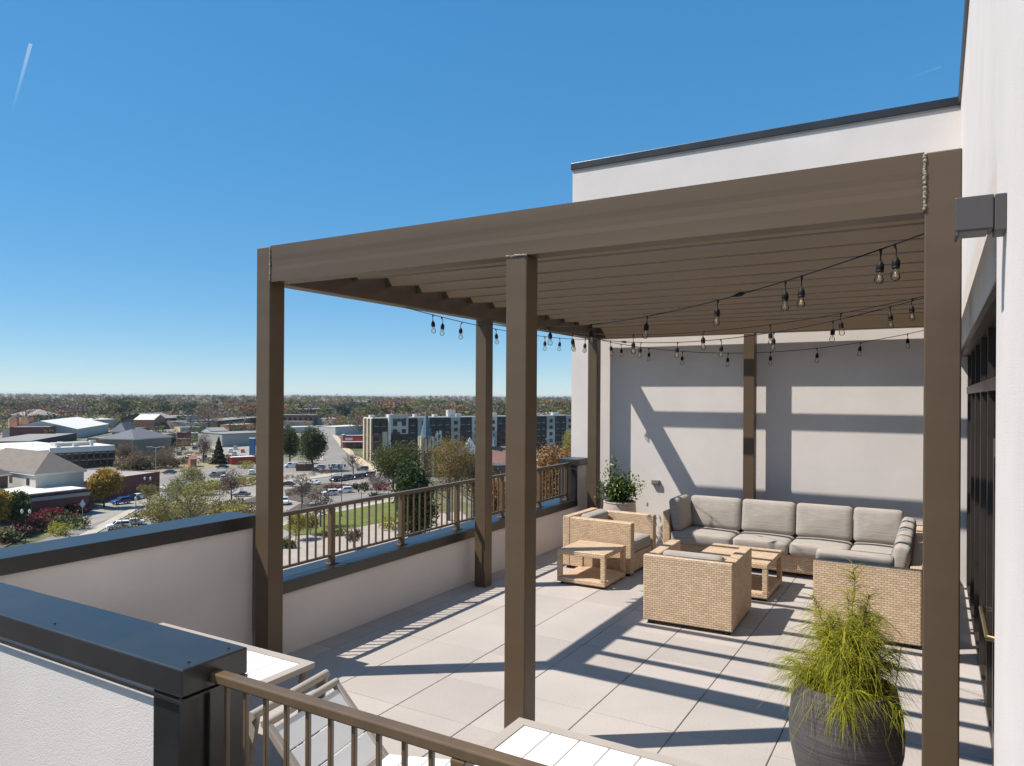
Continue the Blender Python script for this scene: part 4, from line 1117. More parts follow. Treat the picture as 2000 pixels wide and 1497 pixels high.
# --- church
def church():
    d0 = 250.0
    c = at_dist(833, d0); ang = math.atan2(RGT.y, RGT.x) + 0.35
    t = thing('church', 'brick church with a slate blue conical spire in front of the apartment block', 'church', c, ang)
    def zof(v, u=833): return CAM_H - (v - 773.66 - (u - 1000) * ROLL) / FPX * d0 - GZ
    r = 1.9
    MB().box(-r, r, -r, r, 0, zof(857)).build('tower', 'brick_brown', t)
    for sx in (-1, 1):
        for sy in (-1, 1): MB().box(sx * r - .45, sx * r + .45, sy * r - .45, sy * r + .45, 0, zof(853)).build('buttress', 'beige_panel', t)
    op = MB().box(-0.5, 0.5, -0.1, 0.1, 0, 5).mesh('louvre_opening', 'beige_panel')
    for x in (-0.7, 0.7): link('louvre_opening', op, t, (x, -r - 0.05, zof(880))); link('louvre_opening', op, t, (-r - 0.05, x, zof(880)), (0, 0, math.pi / 2))
    MB().lathe([(2.35, 0), (1.65, 3.0), (0.75, 7.0), (0.12, zof(803) - zof(857)), (0.0, zof(803) - zof(857) + .1)], 10, (0, 0, zof(857))).build('spire', 'slate_roof', t)
    MB().tube([(0, 0, zof(803)), (0, 0, zof(796))], 0.08, 5).box(-0.4, 0.4, -0.06, 0.06, zof(798), zof(798) + 0.12).build('finial', 'pole_dark', t)
    MB().box(3.4, 3.9, -1.2, -0.6, 0, zof(843)).build('pinnacle', 'white_trim', t)
    # nave with red-brown roof
    n0, n1, w, e, rg_ = 3.2, 33.0, 6.5, zof(905), zof(876)
    MB().box(n0, n1, 3 - w, 3 + w, 0, e).build('nave_wall', 'brick_brown', t)
    MB().add([(n0, 3 - w - .5, e - .3), (n1, 3 - w - .5, e - .3), (n1, 3, rg_), (n0, 3, rg_), (n1, 3 + w + .5, e - .3), (n0, 3 + w + .5, e - .3)], [(0, 1, 2, 3), (3, 2, 4, 5), (0, 3, 5), (1, 4, 2)]).build('nave_roof', 'red_roof', t)
    MB().box(n0, n1, 3 - w - .6, 3 - w - .1, e - 1.1, e - .35).build('eaves', 'white_trim', t)
    # side turret with pyramid roof
    x = 14.4
    MB().box(x - 2.4, x + 2.4, -6.5, -1.8, 0, zof(886)).build('turret', 'brick_brown', t)
    MB().add([(x - 2.8, -6.9, zof(886)), (x + 2.8, -6.9, zof(886)), (x + 2.8, -1.4, zof(886)), (x - 2.8, -1.4, zof(886)), (x, -4.1, zof(854))], [(0, 1, 4), (1, 2, 4), (2, 3, 4), (3, 0, 4), (0, 3, 2, 1)]).build('turret_roof', 'lead_roof', t)
    # white cupola
    x = 24.5
    MB().lathe([(1.5, 0), (1.5, 0.6), (1.2, 0.7), (1.2, 2.4), (1.45, 2.6), (1.45, 2.8)], 8, (x, 3, zof(876))).build('cupola', 'white_trim', t)
    MB().lathe([(1.5, 0), (0.7, 1.5), (0.0, 5.2)], 8, (x, 3, zof(876) + 2.8)).build('cupola_spire', 'lead_roof', t)
church()
ch = thing('chimney', 'red brick chimney stack rising out of the orange trees at right', 'chimney', at_dist(1082, 200), 0.5)
MB().box(-1.0, 1.0, -0.8, 0.8, 0, 13.2).build('shaft', 'brick_red', ch)
MB().box(-1.1, 1.1, -0.9, 0.9, 13.2, 13.6).build('cap', 'brick_dark', ch)

# ------------------------------------------------------------------ trees
def branch_mesh(seed, height, spread, n_main, twig, mname, start=0.25, up=0.7):
    """trunk with limbs and twigs, unit built in metres"""
    r = random.Random(seed); mb = MB()
    top = Vector((r.uniform(-.04, .04) * height, r.uniform(-.04, .04) * height, height * 0.72))
    pts = [Vector((0, 0, 0)), Vector((0, 0, height * start)), top * 0.7 + Vector((0, 0, 0)), top]
    rad = height * 0.022
    mb.tube(pts, [rad * 1.2, rad, rad * .6, rad * .25], 6)
    for i in range(n_main):
        s = start + (0.72 - start) * (i + r.random()) / n_main
        p = Vector((top.x * s / .72, top.y * s / .72, height * s)); a = r.uniform(0, 6.283)
        ln = spread * r.uniform(0.6, 1.05) * (1.15 - 0.5 * (s - start))
        d = Vector((math.cos(a), math.sin(a), up * r.uniform(.5, 1.4)))
        q = p + d.normalized() * ln; mid = p.lerp(q, .5) + Vector((0, 0, -0.06 * ln))
        mb.tube([p, mid, q], [rad * .45, rad * .28, rad * .08], 4, cap=False)
        for j in range(twig):
            t = r.uniform(0.25, 1.0); b = p.lerp(q, t); a2 = a + r.uniform(-1.3, 1.3)
            l2 = ln * r.uniform(.2, .5)
            e = b + Vector((math.cos(a2), math.sin(a2), r.uniform(.2, 1.5))).normalized() * l2
            mb.tube([b, e], [rad * .15, rad * .05], 3, cap=False)
            for k in range(2):
                c = b.lerp(e, r.uniform(.3, .9)); a3 = r.uniform(0, 6.283)
                mb.tube([c, c + Vector((math.cos(a3), math.sin(a3), r.uniform(.3, 1.6))).normalized() * l2 * .55], [rad * .09, rad * .04], 3, cap=False)
    return mb.mesh('trunk', mname)

PAL = {'evergreen': ((0.032, 0.048, 0.014), (0.070, 0.092, 0.024)), 'oak': ((0.065, 0.080, 0.020), (0.12, 0.125, 0.035)),
       'gold': ((0.30, 0.19, 0.035), (0.40, 0.27, 0.05)), 'bud': ((0.20, 0.19, 0.05), (0.30, 0.27, 0.08)), 'brown': ((0.17, 0.125, 0.035), (0.25, 0.18, 0.05)),
       'orange': ((0.27, 0.12, 0.045), (0.34, 0.18, 0.06)), 'red': ((0.17, 0.022, 0.03), (0.24, 0.04, 0.045)), 'yellow': ((0.28, 0.27, 0.03), (0.38, 0.34, 0.05)),
       'bush': ((0.05, 0.07, 0.02), (0.09, 0.11, 0.03)), 'conifer': ((0.030, 0.045, 0.022), (0.10, 0.09, 0.03)), 'reddish': ((0.13, 0.085, 0.07), (0.18, 0.12, 0.095)), 'thicket': ((0.15, 0.105, 0.075), (0.22, 0.16, 0.10))}
_proto = {}
def tree_meshes(kind, var, h, w, dense):
    key = (kind, var, round(h, 1), round(w, 1))
    if key in _proto: return _proto[key]
    rg = np.random.default_rng(abs(hash((kind, var))) % 9999 if False else (sum(map(ord, kind)) * 7 + var))
    c1, c2 = [np.array(c) for c in PAL[kind]]
    R = w / 2
    if kind == 'conifer':
        P = []
        for i in range(int(1500 * dense)):
            s = rg.uniform(0.0, 1.0) ** 0.6; z = h * (1 - s) ; rr = R * s * rg.uniform(.75, 1.0) * (0.85 + 0.15 * math.sin(s * 40)); a = rg.uniform(0, 6.283)
            P.append((rr * math.cos(a), rr * math.sin(a), max(.3, z + rg.normal() * .15)))
        P = np.array(P); tr = MB().tube([(0, 0, 0), (0, 0, h * .9)], [h * .02, h * .004], 6).mesh('trunk', 'bark'); ls = 0.42
    elif kind in ('red', 'bush', 'yellow') and h < 3.2:
        lobes = [(rg.uniform(-.5, .5) * R, rg.uniform(-.5, .5) * R, h * .5, R * .6, R * .6, h * .48) for _ in range(5)]
        P = crown_points(rg, lobes, int(110 * dense), 9, 0.18); P[:, 2] = np.clip(P[:, 2], 0.05, None)
        tr = MB().tube([(0, 0, 0), (0, 0, h * .5)], [.08, .03], 5).mesh('trunk', 'bark'); ls = 0.16
    else:
        z0 = {'thicket': 0.03, 'evergreen': 0.12, 'oak': 0.22, 'orange': .25}.get(kind, 0.28) * h
        ch = h - z0; lobes = []
        n = 9 if kind in ('evergreen', 'oak') else 8
        for i in range(n):
            a = rg.uniform(0, 6.283); rr = rg.uniform(.15, .62) * R; zz = z0 + ch * rg.uniform(.28, .74)
            k = rg.uniform(.32, .55)
            if kind == 'evergreen': tp = 1.3 - 0.95 * (zz - z0) / ch; rr *= tp; k *= tp
            lobes.append((rr * math.cos(a), rr * math.sin(a), zz, R * k, R * k, ch * k * .62))
        lobes.append((0, 0, z0 + ch * .55, R * .55, R * .55, ch * .45))
        sparse = kind in ('bud', 'brown', 'yellow', 'reddish', 'thicket')
        P = crown_points(rg, lobes, int((230 if sparse else 420) * dense), 16 if sparse else 17, (0.05 if sparse else 0.055) * w)
        tr = branch_mesh(var * 13 + 5, h, R * .95, 16 if sparse else 9, 7 if sparse else 3, 'twigs' if sparse else 'bark', start=z0 / h * .9)
        ls = (0.15 if sparse else 0.24) * (1 if h > 7 else .8)
    V, Q = leaf_quads(P, ls, rg, 0.7, up=0.4)
    f = rg.uniform(0, 1, (len(P), 1)); hh = ((P[:, 2] / h)[:, None] * .35)
    cols = np.clip((c1 * (1 - f) + c2 * f) * rg.uniform(.75, 1.25, (len(P), 1)), 0, 1)
    me = np_mesh('crown', V, Q, cols, 'leaves')
    _proto[key] = (tr, me); return _proto[key]

def tree(label, u, v, h, w, kind, var=0, dense=1.0, name='tree', cat='tree', group=None):
    tr, cr = tree_meshes(kind, var, h, w, dense)
    t = thing(name, label, cat, site(u, v), rnd.uniform(0, 6.28), group)
    link('trunk', tr, t); tag(link('crown', cr, t), kind='stuff')
    return t
tree('dark green magnolia left of a pair beside the street', 566, 906, 14.5, 11.5, 'evergreen', 1, 1.6)
tree('dark green magnolia right of a pair beside the street', 611, 921, 16.5, 15.0, 'evergreen', 2, 1.8)
tree('dark pointed conifer at the edge of the left car park', 427, 907, 10.8, 7.0, 'conifer', 1, 1.4)
tree('broad olive green oak below the apartment block corner', 768, 958, 13.4, 18.0, 'oak', 1, 2.6)
tree('big dark green magnolia right behind the railing', 806, 1090, 17.8, 9.5, 'evergreen', 4, 2.2)
tree('tall golden brown budding tree in front of the church', 876, 1018, 18.2, 17.0, 'brown', 1, 3.4)
tree('orange brown tree just left of the middle left post', 926, 1012, 14.0, 11.0, 'brown', 6, 1.8)
tree('orange tree seen between the two middle posts below the church roof', 972, 1075, 13.0, 9.0, 'orange', 3, 1.6)
tree('orange budding tree right of the middle post, nearest the railing', 1078, 1045, 18.5, 13.0, 'orange', 1, 2.2)
tree('orange tree crown hidden behind the black pier', 1122, 1010, 17.0, 12.0, 'orange', 2, 1.8)
tree('yellow-green tree beside the white wall edge', 1116, 935, 17.0, 11.0, 'yellow', 2, 1.4)
tree('round golden tree in front of the dark red brick wall', 203, 993, 9.6, 8.0, 'gold', 1, 1.6)
tree('yellow tree cut by the left picture edge', -2, 1046, 9.0, 6.5, 'gold', 2, 1.2)
tree('dark olive tree beside the yellow one at the left edge', 30, 1040, 8.0, 6.5, 'oak', 3)
tree('large sparse yellow-green tree with dark limbs above the coping', 372, 1062, 12.0, 13.0, 'bud', 1, 1.1)
tree('sparse yellow-green tree left of the dark limbed one', 312, 1045, 8.0, 8.0, 'bud', 2, 0.9)
tree('sparse budding tree in the lot, below the terracotta shed', 378, 968, 8.5, 7.5, 'bud', 3, 0.9)
tree('yellow-green budding tree near the silver van', 345, 985, 7.0, 6.0, 'bud', 4, 0.9)
tree('budding bush tree near the red brick corner', 292, 985, 5.0, 6.0, 'bud', 5, 0.9)
tree('bare branching tree left of the front left post', 452, 985, 9.0, 7.5, 'reddish', 1, 0.5)
tree('bare reddish tree in the lot between the pickup and the sedan', 590, 988, 8.0, 7.0, 'reddish', 2, 0.4)
tree('bare upright tree behind the railing beside the left post', 626, 1030, 8.5, 6.0, 'reddish', 3, 0.4)
tree('bare tree standing alone at the street corner', 690, 932, 9.0, 7.0, 'reddish', 4, 0.35)
tree('low bare tree over the red hedge', 735, 966, 5.5, 8.0, 'reddish', 5, 0.6)
tree('bare tree beside the red shop roof', 701, 862, 17.0, 12.0, 'reddish', 6, 0.7)
tree('bare winter tree left of the conifer', 397, 905, 12.0, 8.0, 'reddish', 7, 0.7)
tree('tall dark bare tree behind the left car park', 407, 858, 21.0, 22.0, 'reddish', 8, 1.6)
tree('small yellow blossoming tree behind the railing on the plaza', 578, 1056, 5.6, 5.6, 'yellow', 1, 1.0)
tree('small green tree right of the yellow blossoming one', 606, 1046, 4.2, 4.0, 'bud', 6, 1.0)
tree('large bare brown tree at the far left edge', 50, 836, 24.0, 22.0, 'reddish', 9, 1.5)
tree('bare brown thicket right of the windowed brick building', 238, 905, 8.0, 12.0, 'thicket', 10, 2.6)
tree('bare brown thicket in front of the verge', 272, 918, 7.0, 12.0, 'thicket', 11, 2.6)
tree('bare brown thicket left of the terracotta shed', 322, 915, 7.0, 14.0, 'thicket', 12, 2.6)
tree('small budding tree in the planting right of the left post, on the plaza', 690, 1075, 4.0, 3.6, 'reddish', 13, 0.5)
def shrub(label, u, v, h, w, kind, var=0, d=1.0): tree(label, u, v, h, w, kind, var, d, 'shrub', 'shrub')
shrub('crimson shrub below the white roofed block, left of two', 62, 1030, 3.1, 6.0, 'red', 1, 1.6)
shrub('crimson shrub below the white roofed block, right of two', 104, 1018, 3.1, 6.5, 'red', 2, 1.6)
shrub('olive shrub beside the street lamp at lower left', 150, 1034, 3.0, 6.0, 'bush', 1, 1.2)
shrub('yellow-green shrub along the lower left street', 118, 1046, 2.6, 6.0, 'yellow', 3, 1.0)
shrub('long red hedge behind the two white cars', 662, 957, 1.5, 9.0, 'red', 3, 1.5)
shrub('long red hedge below the low bare tree', 741, 957, 2.0, 9.0, 'red', 4, 1.6)
shrub('round green shrub between the two red hedges', 713, 958, 2.4, 3.6, 'bush', 2)
shrub('low green hedge next to the round shrub', 696, 956, 1.6, 4.2, 'bush', 3)
shrub('small round shrub at the lawn edge', 731, 977, 2.0, 2.8, 'bush', 4)
shrub('golden bush spreading left of the front left post', 446, 1010, 3.0, 9.0, 'yellow', 4, 1.6)
shrub('golden bush at the traffic island with the dark van', 405, 957, 2.2, 9.0, 'yellow', 5, 1.4)
shrub('golden bush beside the sign pylon base', 481, 916, 3.1, 8.0, 'yellow', 6, 1.3)
shrub('low brown-green shrub on the plaza by the second railing post', 745, 1090, 1.6, 5.0, 'bush', 5, 1.2)
shrub('green shrub at the plaza corner beside the left post', 560, 1072, 1.6, 3.6, 'bush', 6)
shrub('low shrub along the lawn in front of the plaza', 652, 1048, 1.2, 5.0, 'bush', 7)
shrub('bright green shrub beside the big magnolia', 765, 1035, 3.0, 5.5, 'yellow', 7, 1.4)

# far woodland and the trees scattered through the town
def ground_z(d):
    return float(np.interp(d, [0, 800, 1300, 2000, 3200, 5200, 9000], [0, 0, 1, 3, 7, 11, 13]))
def woodland(name, label, pts, seed, cell):
    """pts: (u, dist, height, width, colour)"""
    rg = np.random.default_rng(seed); VV = []; CC = []
    for (u, d, h, w, c) in pts:
        p = at_dist(u, d); n = 70 if d < 1500 else 44
        dirs = rg.normal(size=(n, 3)); dirs /= np.linalg.norm(dirs, axis=1, keepdims=True)
        rad = rg.uniform(.6, 1.0, (n, 1))
        q = np.array([p.x, p.y, GZ + ground_z(d) + h * 0.55]) + dirs * rad * np.array([w / 2, w / 2, h * .45]) + rg.normal(size=(n, 3)) * w * .05
        V, _ = leaf_quads(q, w * (0.085 if d < 700 else 0.115), rg, .8, up=1.4); VV.append(V)
        CC.append(np.clip(np.array(c) * rg.uniform(.8, 1.2) * rg.uniform(.88, 1.12, (n, 1)), 0, 1))
    V = np.concatenate(VV); C = np.concatenate(CC)
    o = link(name, np_mesh(name, V, np.arange(len(V)).reshape(-1, 4), C, 'leaves'))
    return tag(o, label, 'trees', kind='stuff')
rg0 = np.random.default_rng(77)
KC = [((0.035, 0.050, 0.026), .26), ((0.135, 0.125, 0.052), .28), ((0.135, 0.105, 0.085), .20), ((0.24, 0.125, 0.055), .09), ((0.17, 0.18, 0.045), .09), ((0.10, 0.115, 0.045), .08)]
def pick(u=None):
    w = np.array([k[1] for k in KC])
    if u is not None and u > 640: w = w * np.array([.6, 1, 1.0, 2.2, 1.2, 1])
    return KC[rg0.choice(len(KC), p=w / w.sum())][0]
far = []
for i in range(3400):
    d = math.exp(rg0.uniform(math.log(820), math.log(4600))); u = rg0.uniform(-260, 1420)
    f1 = math.sin(u * .017 + d * .0031) + math.sin(u * .041 - d * .0023 + 1.3) + 0.7 * math.sin(u * .09 + d * .006)
    if f1 > 1.0: c = KC[0][0]
    elif f1 > 0.35: c = KC[1][0]
    elif f1 < -1.1: c = KC[3][0] if u > 380 and rg0.uniform() < .6 else KC[2][0]
    elif f1 < -0.5: c = KC[2][0] if rg0.uniform() < .6 else KC[4][0]
    else: c = pick(u)
    hh = rg0.uniform(12, 19) + 3.5 * math.sin(u * .023 + d * .0017) + (6 if rg0.uniform() < .06 else 0)
    far.append((u, d, hh, rg0.uniform(11, 19), c))
woodland('woodland', 'mixed spring woodland filling the horizon', far, 3, 1)
mid = []
def strip(u0, u1, d0, d1, n, h0, h1, col=None):
    for _ in range(n):
        u = rg0.uniform(u0, u1); mid.append((u, rg0.uniform(d0, d1), rg0.uniform(h0, h1), rg0.uniform(h0, h1) * .9, col or pick(u)))
strip(100, 520, 640, 820, 90, 8, 13); strip(550, 760, 640, 830, 46, 8, 13); strip(-80, 110, 560, 820, 60, 9, 15)
strip(210, 360, 600, 680, 22, 6, 9, (0.10, 0.15, 0.03)); strip(345, 430, 420, 560, 26, 4, 7); strip(760, 1150, 460, 830, 110, 12, 17)
strip(640, 720, 520, 640, 14, 8, 11); strip(60, 100, 430, 470, 6, 6, 8, (0.14, 0.15, 0.04)); strip(240, 345, 430, 470, 16, 3, 5); strip(330, 410, 330, 400, 14, 3, 5, (0.16, 0.13, 0.06))
strip(60, 500, 520, 640, 60, 5, 9); strip(230, 420, 380, 520, 46, 4, 7); strip(520, 620, 420, 620, 20, 5, 9); strip(230, 345, 330, 370, 20, 2.5, 4.5, (0.17, 0.13, 0.075)); strip(-60, 60, 440, 560, 24, 6, 11)
woodland('town_trees', 'jumble of small trees between the far town buildings', mid, 4, 1)

scr = []
def scrub(u0, v0, u1, v1, wv, n, h0, h1, cols):
    for _ in range(n):
        t = rg0.uniform(); u = u0 + (u1 - u0) * t; v = v0 + (v1 - v0) * t + rg0.uniform(-wv, wv)
        h = rg0.uniform(h0, h1); d = (CAM_H - GZ) * FPX / (v - 773.66 - (u - 1000) * ROLL)
        scr.append((u, d, h, h * rg0.uniform(.9, 1.8), cols[rg0.integers(len(cols))]))
BR, OL, GO, GR = (0.15, 0.105, 0.075), (0.13, 0.125, 0.045), (0.26, 0.20, 0.05), (0.08, 0.10, 0.03)
scrub(352, 968, 498, 942, 5, 46, 1.0, 2.6, [BR, OL, GO, GO]); scrub(306, 1015, 498, 1000, 14, 80, 1.0, 2.8, [BR, OL, GO, BR])
scrub(230, 917, 345, 909, 6, 70, 1.5, 4.0, [BR, BR, OL]); scrub(345, 906, 500, 902, 3, 60, 1.2, 3.0, [BR, BR, OL, GR])
scrub(350, 889, 420, 885, 3, 24, .8, 1.8, [BR, GO]); scrub(230, 1040, 290, 1005, 6, 26, .8, 2.0, [BR, OL, GO])
scrub(560, 966, 650, 952, 5, 26, .5, 1.2, [BR, GR]); scrub(5, 1060, 165, 1005, 8, 60, 1.0, 2.8, [OL, BR, GR, (0.16, 0.03, 0.03)])
scrub(560, 1002, 640, 988, 3, 16, .5, 1.0, [BR, GR]); scrub(225, 880, 340, 862, 6, 40, 2, 4.5, [BR, OL, BR]); scrub(100, 850, 230, 838, 8, 30, 3, 6, [BR, OL, GR])
scrub(555, 935, 650, 925, 2, 20, .6, 1.3, [BR, (0.25, 0.10, 0.06)])
woodland('scrub', 'brown and yellow scrub on the verges around the car parks', scr, 8, 1)

# ------------------------------------------------------------------ cars
_carm = {}
def car_meshes(kind, color):
    key = (kind, color)
    if key in _carm: return _carm[key]
    if kind == 'sedan':
        prof = [(-2.3, .30), (-2.32, .62), (-2.2, .88), (-1.5, .96), (-0.85, 1.40), (0.45, 1.43), (1.15, .98), (2.1, .80), (2.3, .62), (2.28, .30)]; wz = (3, 4, 5, 6); L, W_ = 4.6, 1.8
    elif kind == 'pickup':
        prof = [(-2.7, .42), (-2.72, 1.02), (-0.55, 1.05), (-0.45, 1.78), (0.75, 1.80), (1.35, 1.15), (2.5, 1.05), (2.65, .8), (2.62, .42)]; wz = (2, 3, 4, 5); L, W_ = 5.4, 1.95
    elif kind == 'van':
        prof = [(-2.6, .35), (-2.62, 2.05), (1.1, 2.1), (1.9, 1.25), (2.5, 1.05), (2.6, .7), (2.55, .35)]; wz = (1, 1, 2, 3); L, W_ = 5.2, 2.0
    else:
        prof = [(-2.25, .38), (-2.3, .9), (-2.2, 1.10), (-1.95, 1.66), (0.35, 1.70), (1.05, 1.12), (2.05, .98), (2.25, .75), (2.22, .38)]; wz = (2, 3, 4, 5); L, W_ = 4.55, 1.88
    n = len(prof); belt = min(prof[wz[0]][1], prof[wz[3]][1])
    def yw(z): return W_ / 2 * (1 - 0.22 * max(0, (z - belt)))
    vs = [(x, -yw(z), z) for x, z in prof] + [(x, yw(z), z) for x, z in prof]
    fs = [tuple(range(n - 1, -1, -1)), tuple(range(n, 2 * n))] + [(i, (i + 1) % n, n + (i + 1) % n, n + i) for i in range(n)]
    body = MB().add(vs, fs).mesh('body', 'car_' + color, bevel=0.06, seg=2, smooth=True)
    a, b, c, d = [prof[i] for i in wz]
    if kind == 'van': a = (-0.2, 1.3); b = (-0.2, 2.0)
    def inset(p, q, s): return (p[0] + (q[0] - p[0]) * s, p[1] + (q[1] - p[1]) * s)
    cx, cz = (a[0] + b[0] + c[0] + d[0]) / 4, (a[1] + b[1] + c[1] + d[1]) / 4
    S = [inset(p, (cx, cz), .16) for p in (a, b, c, d)]
    g = MB()
    for s in (-1, 1):
        g.add([(x, s * (yw(z) + .008), z) for x, z in S], [(0, 1, 2, 3)])
    for p, q in (((c), (d)), ((b), (a))):
        if kind == 'van' and p is b: continue
        p2, q2 = inset(p, q, .12), inset(p, q, .9); nx = 0.02 if p is c else -0.02
        g.add([(p2[0] + nx, -yw(p2[1]) * .88, p2[1] + .015), (p2[0] + nx, yw(p2[1]) * .88, p2[1] + .015), (q2[0] + nx, yw(q2[1]) * .92, q2[1] + .015), (q2[0] + nx, -yw(q2[1]) * .92, q2[1] + .015)], [(0, 1, 2, 3)])
    glass = g.mesh('windows', 'car_glass')
    r = 0.34 if kind == 'sedan' else 0.39
    wheel = MB(); wheel.tube([(0, -0.11, 0), (0, 0.11, 0)], r, 14); wheel = wheel.mesh('wheel', 'tyre')
    rim = MB().tube([(0, -0.118, 0), (0, 0.118, 0)], r * .62, 10).mesh('rim', 'wheel_rim')
    lights = MB()
    for s in (-1, 1): lights.box(prof[1][0] - .02, prof[1][0] + .06, s * W_ / 2 * .62 - .16, s * W_ / 2 * .62 + .16, prof[1][1] - .12, prof[1][1] + .04)
    lights = lights.mesh('tail_lights', 'tail_red')
    _carm[key] = (body, glass, wheel, rim, lights, L, W_, r); return _carm[key]
def car(label, u, v, hd, kind, color, group=None):
    body, glass, wheel, rim, lights, L, W_, r = car_meshes(kind, color)
    cat = {'van': 'van', 'pickup': 'pickup'}.get(kind, 'car')
    p = site(u, v); p.z = GZ + 0.06
    base = math.atan2(FWD.y, FWD.x)
    t = thing('parked_' + cat if kind != 'van' else 'parked_van', label, cat, p, base + math.radians(hd), group or 'vehicles in the town')
    link('body', body, t); link('windows', glass, t); link('tail_lights', lights, t)
    for sx in (-.31, .31):
        for sy in (-1, 1):
            w = link('wheel', wheel, t, (sx * L, sy * (W_ / 2 - .11), r)); link('rim', rim, w)
    return t
# heading: degrees anticlockwise from straight ahead
car('white sport utility car parked left of a pair in front of the red hedge', 644, 968, 118, 'suv', 'white')
car('white sport utility car parked right of a pair in front of the red hedge', 673, 963, 118, 'suv', 'white')
car('white sedan beside the bare reddish tree in the lot', 611, 947, 75, 'sedan', 'white')
car('white pickup showing right beside the front left post', 556, 985, 195, 'pickup', 'white')
car('black sedan right of the front left post', 561, 950, 80, 'sedan', 'black')
for k, (u, v, c, nth) in enumerate([(656, 941, 'black', 'first'), (667, 940, 'grey', 'second'), (677, 938, 'black', 'third'), (687, 937, 'grey', 'fourth'), (698, 936, 'black', 'fifth'), (710, 932.5, 'navy', 'sixth'), (721, 931.5, 'grey', 'seventh')]):
    car(nth + ' dark car from the left in the row parked below the street corner', u, v, 152, 'sedan' if k % 2 else 'suv', c, 'dark cars parked in a row')
car('dark sport utility car driving at the street corner', 708, 920, 100, 'suv', 'grey')
car('silver van crossing below the two magnolias', 655, 917, 92, 'van', 'silver')
car('silver car between the two magnolia trunks', 624, 917, 92, 'suv', 'silver')
car('white delivery van beside the kiosk under the magnolias', 569, 914, 110, 'van', 'white')
car('blue car left of three beside the dark red brick wall', 236, 985, 150, 'suv', 'blue')
car('black car in the middle of three beside the dark red brick wall', 254, 978, 150, 'sedan', 'black')
car('white car right of three beside the dark red brick wall', 269, 975, 150, 'sedan', 'white')
car('white sedan just above the coping at lower left', 259, 1026, 120, 'sedan', 'white')
car('white car half hidden by the coping at lower left', 231, 1034, 125, 'suv', 'white')
car('dark car near the red brick building corner', 331, 926, 88, 'sedan', 'navy')
car('silver sedan in the middle of the left lot', 350, 946, 75, 'sedan', 'silver')
car('white car in the left lot beside the budding tree', 325, 957, 60, 'sedan', 'white')
car('silver van at the front of the left lot', 317, 978, 70, 'van', 'silver')
car('dark van behind the golden traffic island', 424, 933, 80, 'van', 'grey')
car('white car right of the dark van', 437, 938, 20, 'suv', 'white')
car('white car next to the front left post, left side', 492, 927, 15, 'suv', 'white')
car('grey car beside the bare tree left of the front left post', 472, 970, 100, 'sedan', 'grey')
car('dark car below the conifer', 434, 915, 90, 'sedan', 'black')
for u, v, c, lb in [(358, 879, 'navy', 'navy car at the left end of the far car park'), (380, 879, 'navy', 'navy car beside the bare tree in the far car park'), (391, 873, 'silver', 'silver car behind the navy ones in the far car park'), (400, 869, 'white', 'white car at the back of the far car park'),
    (350, 890, 'grey', 'grey car at the front left of the far car park'), (369, 896, 'white', 'white car above the terracotta shed'), (400, 896, 'black', 'black car right of the terracotta shed'), (464, 871, 'grey', 'dark van-like car nearest the grey block building'), (460, 878, 'silver', 'silver car second from the grey block building'), (450, 884, 'white', 'white car third from the grey block building'), (458, 890, 'silver', 'silver car closest to the red canopy stand'), (474, 884, 'red', 'small red car left of the sign pylon')]:
    car(lb, u, v, rnd.choice((20, 25, 200)), rnd.choice(('sedan', 'suv')), c)

# ------------------------------------------------------------------ street lamps and signs
def lamp(label, u, v, h, heads, mt='pole_dark', kind='globe'):
    t = thing('street_lamp', label, 'street lamp', site(u, v), 0.5, 'street lamps in the town')
    MB().tube([(0, 0, 0), (0, 0, 0.8), (0, 0, h)], [0.16, 0.085, 0.06], 8).build('pole', mt, t)
    if heads == 2:
        MB().tube([(-0.7, 0, h - 0.1), (-0.6, 0, h - 0.35), (0, 0, h - 0.3), (0.6, 0, h - 0.35), (0.7, 0, h - 0.1)], 0.045, 6).build('arm', mt, t)
        for s in (-0.7, 0.7):
            MB().lathe([(0.02, -0.1), (0.16, 0), (0.24, 0.35), (0.20, 0.55), (0.02, 0.75)], 8, (s, 0, h)).build('lantern', mt if kind == 'dark' else 'lamp_glass', t)
    elif heads == 1:
        MB().lathe([(0.02, -0.1), (0.16, 0), (0.24, 0.35), (0.20, 0.55), (0.02, 0.75)], 8, (0, 0, h)).build('lantern', 'lamp_glass', t)
    else:
        MB().tube([(0, 0, h), (1.5, 0, h + .4), (3.0, 0, h + .3)], 0.06, 6).tube([(0, 0, h), (-1.5, 0, h + .4), (-3.0, 0, h + .3)], 0.06, 6).build('arm', mt, t)
        for s in (-3, 3): MB().box(s - .35, s + .35, -.15, .15, h + .2, h + .34).build('lamp_head', 'pole_pale', t)
    return t
lamp('street lamp with two white lanterns at the lower left street', 50, 1078, 6.8, 2)
lamp('street lamp with one head beside the white sedan at lower left', 265, 1044, 6.8, 1)
lamp('street lamp with two lanterns in front of the dark red brick wall', 288, 998, 7.4, 2)
lamp('thin dark lamp post above the golden bush', 429, 992, 6.5, 1)
lamp('double headed dark street lamp in front of the lawn', 706, 1024, 7.0, 2, kind='dark')
lamp('tall dark street lamp rising from the lawn to the silver van', 667, 1010, 11.5, 2, kind='dark')
lamp('dark street lamp left of the row of dark cars', 647, 958, 7.0, 2, kind='dark')
lamp('dark street lamp at the near corner beside the front left post', 589, 1012, 8.0, 1)
lamp('tall pale double arm lamp over the verge', 304, 925, 9.0, 3, 'pole_pale')
lamp('tall pale lamp right of the windowed brick building', 258, 908, 10.0, 1, 'pole_pale')
lamp('tall dark floodlight post beside the tan school', 341, 893, 16.0, 3)
sn = thing('warning_sign', 'white diamond shaped road sign near the golden tree', 'sign', site(161, 1013), 0.9)
